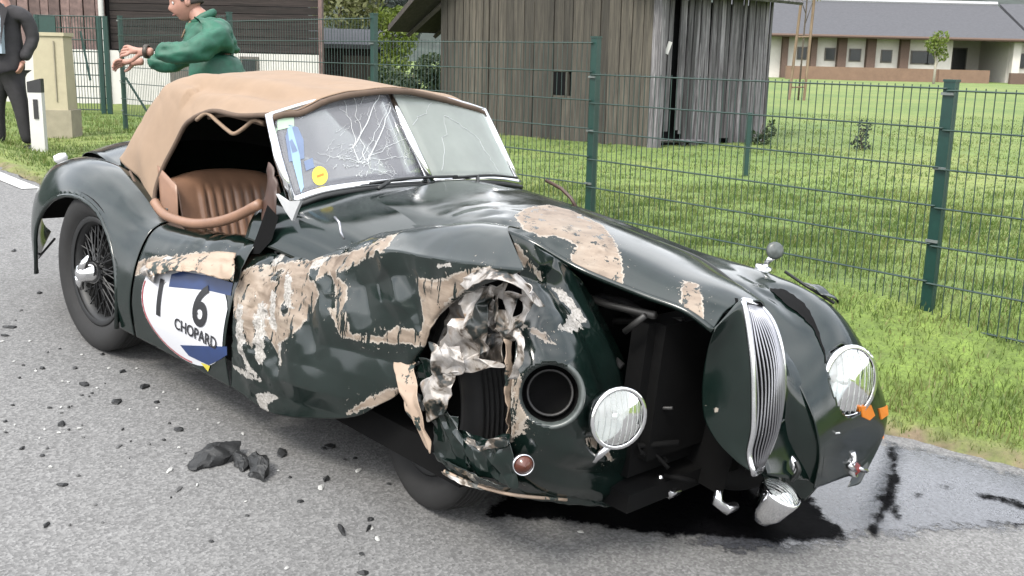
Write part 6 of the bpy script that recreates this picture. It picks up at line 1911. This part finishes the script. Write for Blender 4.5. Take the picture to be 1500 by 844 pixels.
shirt.add([(-.075, -.165, 1.45), (.075, -.165, 1.45), (.065, -.195, 1.25), (.06, -.195, .98), (-.06, -.195, .98), (-.065, -.195, 1.25), (-.05, -.06, 1.45), (.05, -.06, 1.45), (.06, -.05, .98), (-.06, -.05, .98)],
          [(0, 1, 2, 5), (5, 2, 3, 4), (0, 6, 7, 1), (3, 8, 9, 4), (1, 7, 8, 3, 2), (0, 5, 4, 9, 6)])
shirt.build('shirt', 'shirt_blue', suit)
MB().add([(-.022, -.185, 1.44), (.022, -.185, 1.44), (.034, -.212, 1.12), (0, -.212, 1.05), (-.034, -.212, 1.12), (0, -.18, 1.3)], [(0, 1, 2, 3, 4), (1, 0, 5), (2, 1, 5), (3, 2, 5), (4, 3, 5), (0, 4, 5)]).build('tie', 'tie_navy', suit)
for sgn in (-1, 1):
    MB().add([(sgn * .06, -.17, 1.47), (sgn * .13, -.16, 1.40), (sgn * .11, -.20, 1.28), (sgn * .055, -.205, 1.05), (sgn * .06, -.14, 1.3)], [(0, 1, 2, 3), (0, 3, 4), (1, 0, 4), (2, 1, 4), (3, 2, 4)]).build('lapel', 'suit_dark', js)
skinned('hand', hand_chains(w1, (-.3, -.2, -1), (-1, 0, .1), 1, 1.0, .4), 'skin', sb)
skinned('hand', hand_chains(w2, (.3, -.2, -1), (1, 0, .1), -1, 1.0, .4), 'skin', sb)
for a in (a1_, a2_):
    skinned('shoe', [[(t3(a + V3((0, .06, -.04))), .042), (t3(a + V3((0, -.05, -.045))), .045), (t3(a + V3((.01, -.16, -.055))), .032)]], 'shoe', suit)
head(sb, sk_, (.15, -1, -.05), (0, 0, 1), 'hair_grey', 1.0)

# ================================================================== debris on the road
plain('debris_dark', (0.016, 0.017, 0.018), 0.6, var=0.4, scale=30)
plain('debris_green', (0.010, 0.022, 0.018), 0.35, var=0.3, scale=30)
plain('debris_pale', (0.62, 0.62, 0.60), 0.5, var=0.2, scale=30)
plain('debris_grey', (0.13, 0.13, 0.13), 0.7, var=0.3, scale=30)

def shard(name, p, L, W, H, ang, mat, label, group, seed, cat='debris'):
    """an irregular broken flake: jagged outline, bent up at its middle"""
    r = random.Random(seed)
    n = r.choice([7, 8, 9])
    top, bot = [], []
    for k in range(n):
        a = 2 * math.pi * k / n
        rr = r.uniform(.55, 1.0)
        x, y = math.cos(a) * L / 2 * rr, math.sin(a) * W / 2 * rr
        z = H * r.uniform(.15, .75)
        bot.append(Vector((x, y, 0.0))); top.append(Vector((x * .9, y * .9, z)))
    M = CAR_M @ Matrix.Translation(Vector((p[0], p[1], .002))) @ Matrix.Rotation(ang, 4, 'Z')
    vs = bot + top + [Vector((r.uniform(-.1, .1) * L, r.uniform(-.1, .1) * W, H))]
    fs = [tuple(range(n - 1, -1, -1))] + [(i, (i + 1) % n, n + (i + 1) % n, n + i) for i in range(n)] + [(n + i, n + (i + 1) % n, 2 * n) for i in range(n)]
    o = mesh_obj(name, vs, fs, mat)
    o.matrix_world = M
    return tag(o, label, cat, group)

# the big torn lump and its broken tail in front of the door
bigp = [(1.296,-0.978,0.000),(1.242,-0.869,0.000),(1.244,-0.761,0.000),(1.295,-0.758,0.000),(1.359,-0.813,0.000),(1.398,-0.793,0.000),(1.398,-0.749,0.000),(1.473,-0.758,0.000),(1.552,-0.818,0.000),(1.507,-0.849,0.000),(1.434,-0.842,0.000),(1.376,-0.850,0.000),(1.361,-0.937,0.000),(1.347,-0.980,0.000)]
lump = thing('torn_fragment', 'largest torn black fragment lying alone on the asphalt in front of the door', 'debris', c2w(bigp[6]))
li = lump.matrix_world.inverted()
def lump_piece(pts, name, hs, seed):
    r = random.Random(seed)
    n = len(pts)
    b_ = [CAR_M @ Vector((p[0], p[1], .003)) for p in pts]
    t_ = [CAR_M @ Vector((p[0] * .97 + q[0] * .03, p[1] * .97 + q[1] * .03, h * r.uniform(.6, 1.1))) for (p, h) in zip(pts, hs) for q in [pts[n // 2]]]
    c = sum(t_, Vector()) / n + Vector((0, 0, max(hs) * .45))
    o = mesh_obj(name, [li @ v for v in b_ + t_ + [c]], [tuple(range(n - 1, -1, -1))] + [(i, (i + 1) % n, n + (i + 1) % n, n + i) for i in range(n)] + [(n + i, n + (i + 1) % n, 2 * n) for i in range(n)], 'debris_dark', lump)
    bm = bmesh.new(); bm.from_mesh(o.data)
    bmesh.ops.triangulate(bm, faces=bm.faces[:])
    for _ in range(3): bmesh.ops.subdivide_edges(bm, edges=bm.edges[:], cuts=1, use_grid_fill=True)
    for v in bm.verts:
        q = v.co * 28
        v.co += Vector((noise.noise(q), noise.noise(q + Vector((9, 0, 0))), .55 * noise.noise(q + Vector((0, 7, 0))))) * .014 + v.co.normalized() * .006 * noise.noise(v.co * 90)
    bm.to_mesh(o.data); bm.free()
    return o
lump_piece([(1.306,-0.984,0.000),(1.273,-0.929,0.000),(1.259,-0.863,0.000),(1.268,-0.803,0.000),(1.303,-0.769,0.000),(1.359,-0.813,0.000),(1.361,-0.852,0.000),(1.359,-0.920,0.000),(1.362,-0.978,0.000)], 'torn_shell', [.01, .02, .04, .06, .05, .03, .03, .02, .01], 1)
lump_piece([(1.314,-0.797,0.000),(1.371,-0.793,0.000),(1.420,-0.801,0.000),(1.448,-0.840,0.000),(1.398,-0.836,0.000)], 'torn_neck', [.03, .03, .03, .02, .02], 2)
lump_piece([(1.405,-0.803,0.000),(1.400,-0.767,0.000),(1.459,-0.759,0.000),(1.511,-0.781,0.000),(1.549,-0.822,0.000),(1.498,-0.843,0.000)], 'torn_block', [.04, .05, .06, .05, .03, .03], 3)

D = [  # length, width factor, material, label
 (16,.9,'d','lone dark chunk of debris on the left foreground asphalt'), (20,.35,'d','flat dark sliver of debris low in the left foreground'),
 (20,.6,'d','dark curled scrap on the asphalt left of the rear wheel'), (22,.7,'d','dark broken scrap below the door number'),
 (26,.4,'d','flat dark strip on the asphalt under the door roundel'), (24,.35,'d','long grey flake on the left asphalt'),
 (16,.8,'d','small dark chunk between roundel and large fragment'), (24,.5,'d','dark flat chunk near the crushed wheel'),
 (42,.3,'d','pair of flat dark splinters under the sill'), (14,.6,'d',None),(44,.14,'d','long thin dark splinter in the foreground asphalt'),
 (26,.14,'d','short thin dark splinter right of the long splinter'), (12,.8,'d',None), (20,.7,'d','dark scrap cut off by the bottom edge of the picture'),
 (10,.7,'d',None), (16,.5,'d',None), (24,.3,'d','dark flat flake left of the front tyre'), (26,.25,'g','thin grey strip below the large black fragment'),
 (18,.3,'g',None),(14,.4,'d',None),(8,.7,'d',None),(8,.7,'d',None),(14,1,'d','dark chunk on the asphalt at the left edge'),
 (12,.9,'d',None),(14,.4,'d',None),(14,.4,'d',None),(16,.3,'g',None),(12,.6,'d',None),(14,.4,'d',None),(16,.4,'d',None),
 (10,.5,'d',None),(12,.5,'d',None),(8,.5,'d',None),(10,.5,'d',None),(8,.5,'g',None),(10,.6,'d',None),(8,.7,'d',None),(10,.6,'d',None),
 (8,.7,'d',None),(10,.5,'d',None),(8,.6,'d',None),(8,.6,'d',None),(10,.3,'d',None),(10,.4,'d',None),(10,.4,'g',None),
 (24,.25,'w','pale thin sliver left of the large black fragment'), (26,.3,'w','pale curved sliver left of the crushed wheel'), (20,.3,'w','pale flake close to the crushed front tyre'),
 (18,.35,'w','pale splinter in the lower foreground'), (18,.35,'w','pale splinter at the bottom edge'), (12,.4,'w',None), (10,.4,'w',None), (10,.4,'w',None),
 (8,.5,'w',None),(10,.3,'w',None),(12,.2,'w',None),(8,.4,'w',None),(10,.4,'w',None),(8,.4,'w',None),(8,.5,'w',None),(8,.4,'w',None),
 (12,.6,'w','pale chip on the asphalt under the front lip'),(6,.6,'w',None),(8,.4,'w',None),(8,.5,'w',None),(8,.4,'w',None),(8,.4,'w',None),(8,.4,'w',None),
]
DXY = [(1.232,-1.371,0.00221),(1.464,-1.518,0.00205),(0.412,-0.938,0.00276),(0.648,-0.918,0.00267),(0.543,-0.747,0.00279),(0.754,-1.175,0.00251),(1.009,-0.845,0.00255),(1.425,-0.462,0.00254),(1.381,-0.641,0.00248),(1.432,-0.486,0.00253),(1.973,-0.807,0.00215),(2.013,-0.730,0.00217),(1.739,-0.802,0.00225),(2.221,-0.908,0.00200),(2.129,-0.845,0.00207),(1.968,-0.690,0.00221),(1.649,-0.634,0.00237),(1.454,-1.088,0.00225),(1.042,-1.093,0.00242),(0.895,-1.371,0.00236),(0.492,-1.251,0.00259),(0.583,-1.148,0.00259),(-0.432,-0.916,0.00314),(-0.327,-0.978,0.00306),(-1.812,-0.377,0.00397),(-0.917,-0.586,0.00349),(-0.669,-0.776,0.00330),(0.154,-1.003,0.00284),(0.213,-0.891,0.00287),(0.340,-0.743,0.00288),(0.102,-0.723,0.00299),(0.723,-0.786,0.00270),(0.519,-0.996,0.00269),(0.983,-1.337,0.00234),(1.416,-1.346,0.00215),(1.818,-1.171,0.00205),(1.732,-0.997,0.00217),(1.796,-0.473,0.00238),(1.570,-0.729,0.00236),(1.559,-0.443,0.00249),(1.549,-0.482,0.00248),(1.067,-0.935,0.00248),(0.909,-1.015,0.00251),(0.634,-1.329,0.00249),(1.535,-1.379,0.00208),(1.309,-1.041,0.00233),(1.692,-0.687,0.00233),(1.650,-0.496,0.00243),(2.082,-0.748,0.00213),(2.073,-1.075,0.00199),(1.161,-0.666,0.00256),(0.775,-0.812,0.00266),(0.635,-0.711,0.00277),(1.153,-0.922,0.00245),(0.597,-1.110,0.00260),(2.019,-0.721,0.00217),(1.024,-0.689,0.00261),(0.276,-0.773,0.00290),(0.327,-0.676,0.00292),(0.063,-0.797,0.00298),(0.353,-0.980,0.00277),(2.417,-0.165,0.00225),(1.644,-0.949,0.00223),(1.502,-0.732,0.00239),(-0.207,-0.912,0.00304),(0.022,-1.069,0.00287),(0.738,-0.906,0.00264),(0.864,-0.686,0.00268)]
mats = {'d': 'debris_dark', 'g': 'debris_grey', 'w': 'debris_pale'}
names = {'d': 'debris_chip', 'g': 'debris_flake', 'w': 'pale_chip'}
def where(x, y):
    if x < -.35: return 'behind the rear wheel'
    if x < .5: return 'beside the rear wheel' if y > -1.35 else 'out on the road level with the rear wheel'
    if x < 1.25: return 'below the race roundel' if y > -1.25 else 'out on the road level with the roundel'
    if x < 1.9: return 'below the scraped fender' if y > -1.25 else 'in the left foreground road'
    return 'near the crushed front wheel' if y > -1.3 else 'in the foreground road'
gen = {'d': 'small dark chip of debris lying ', 'g': 'small grey flake of debris lying ', 'w': 'tiny pale chip of debris lying '}
grp = {'d': 'dark chips ', 'g': 'grey flakes ', 'w': 'pale chips '}
for i, ((L, wf_, k, lab), (x, y, sc2)) in enumerate(zip(D, DXY)):
    ln_ = L * sc2
    ang = -0.7 + RND.uniform(-.35, .35)
    shard(names[k], (x, y), ln_, max(.012, ln_ * wf_ * 1.6), (.22 if k == 'd' else .10) * min(ln_, .06), ang, mats[k], lab or gen[k] + where(x, y), None if lab else grp[k] + where(x, y), 100 + i)
r = random.Random(77)
for i in range(110):
    x, y = r.uniform(-1.9, 1.5), r.gauss(-1.1, .22)
    if y > -.80 or y < -2.0: continue
    k = r.choice('ddwwg')
    L = r.uniform(.008, .026)
    shard(names[k], (x, y), L, L * r.uniform(.4, .9), .006, r.uniform(0, 3), mats[k], gen[k] + where(x, y), grp[k] + where(x, y), 300 + i)
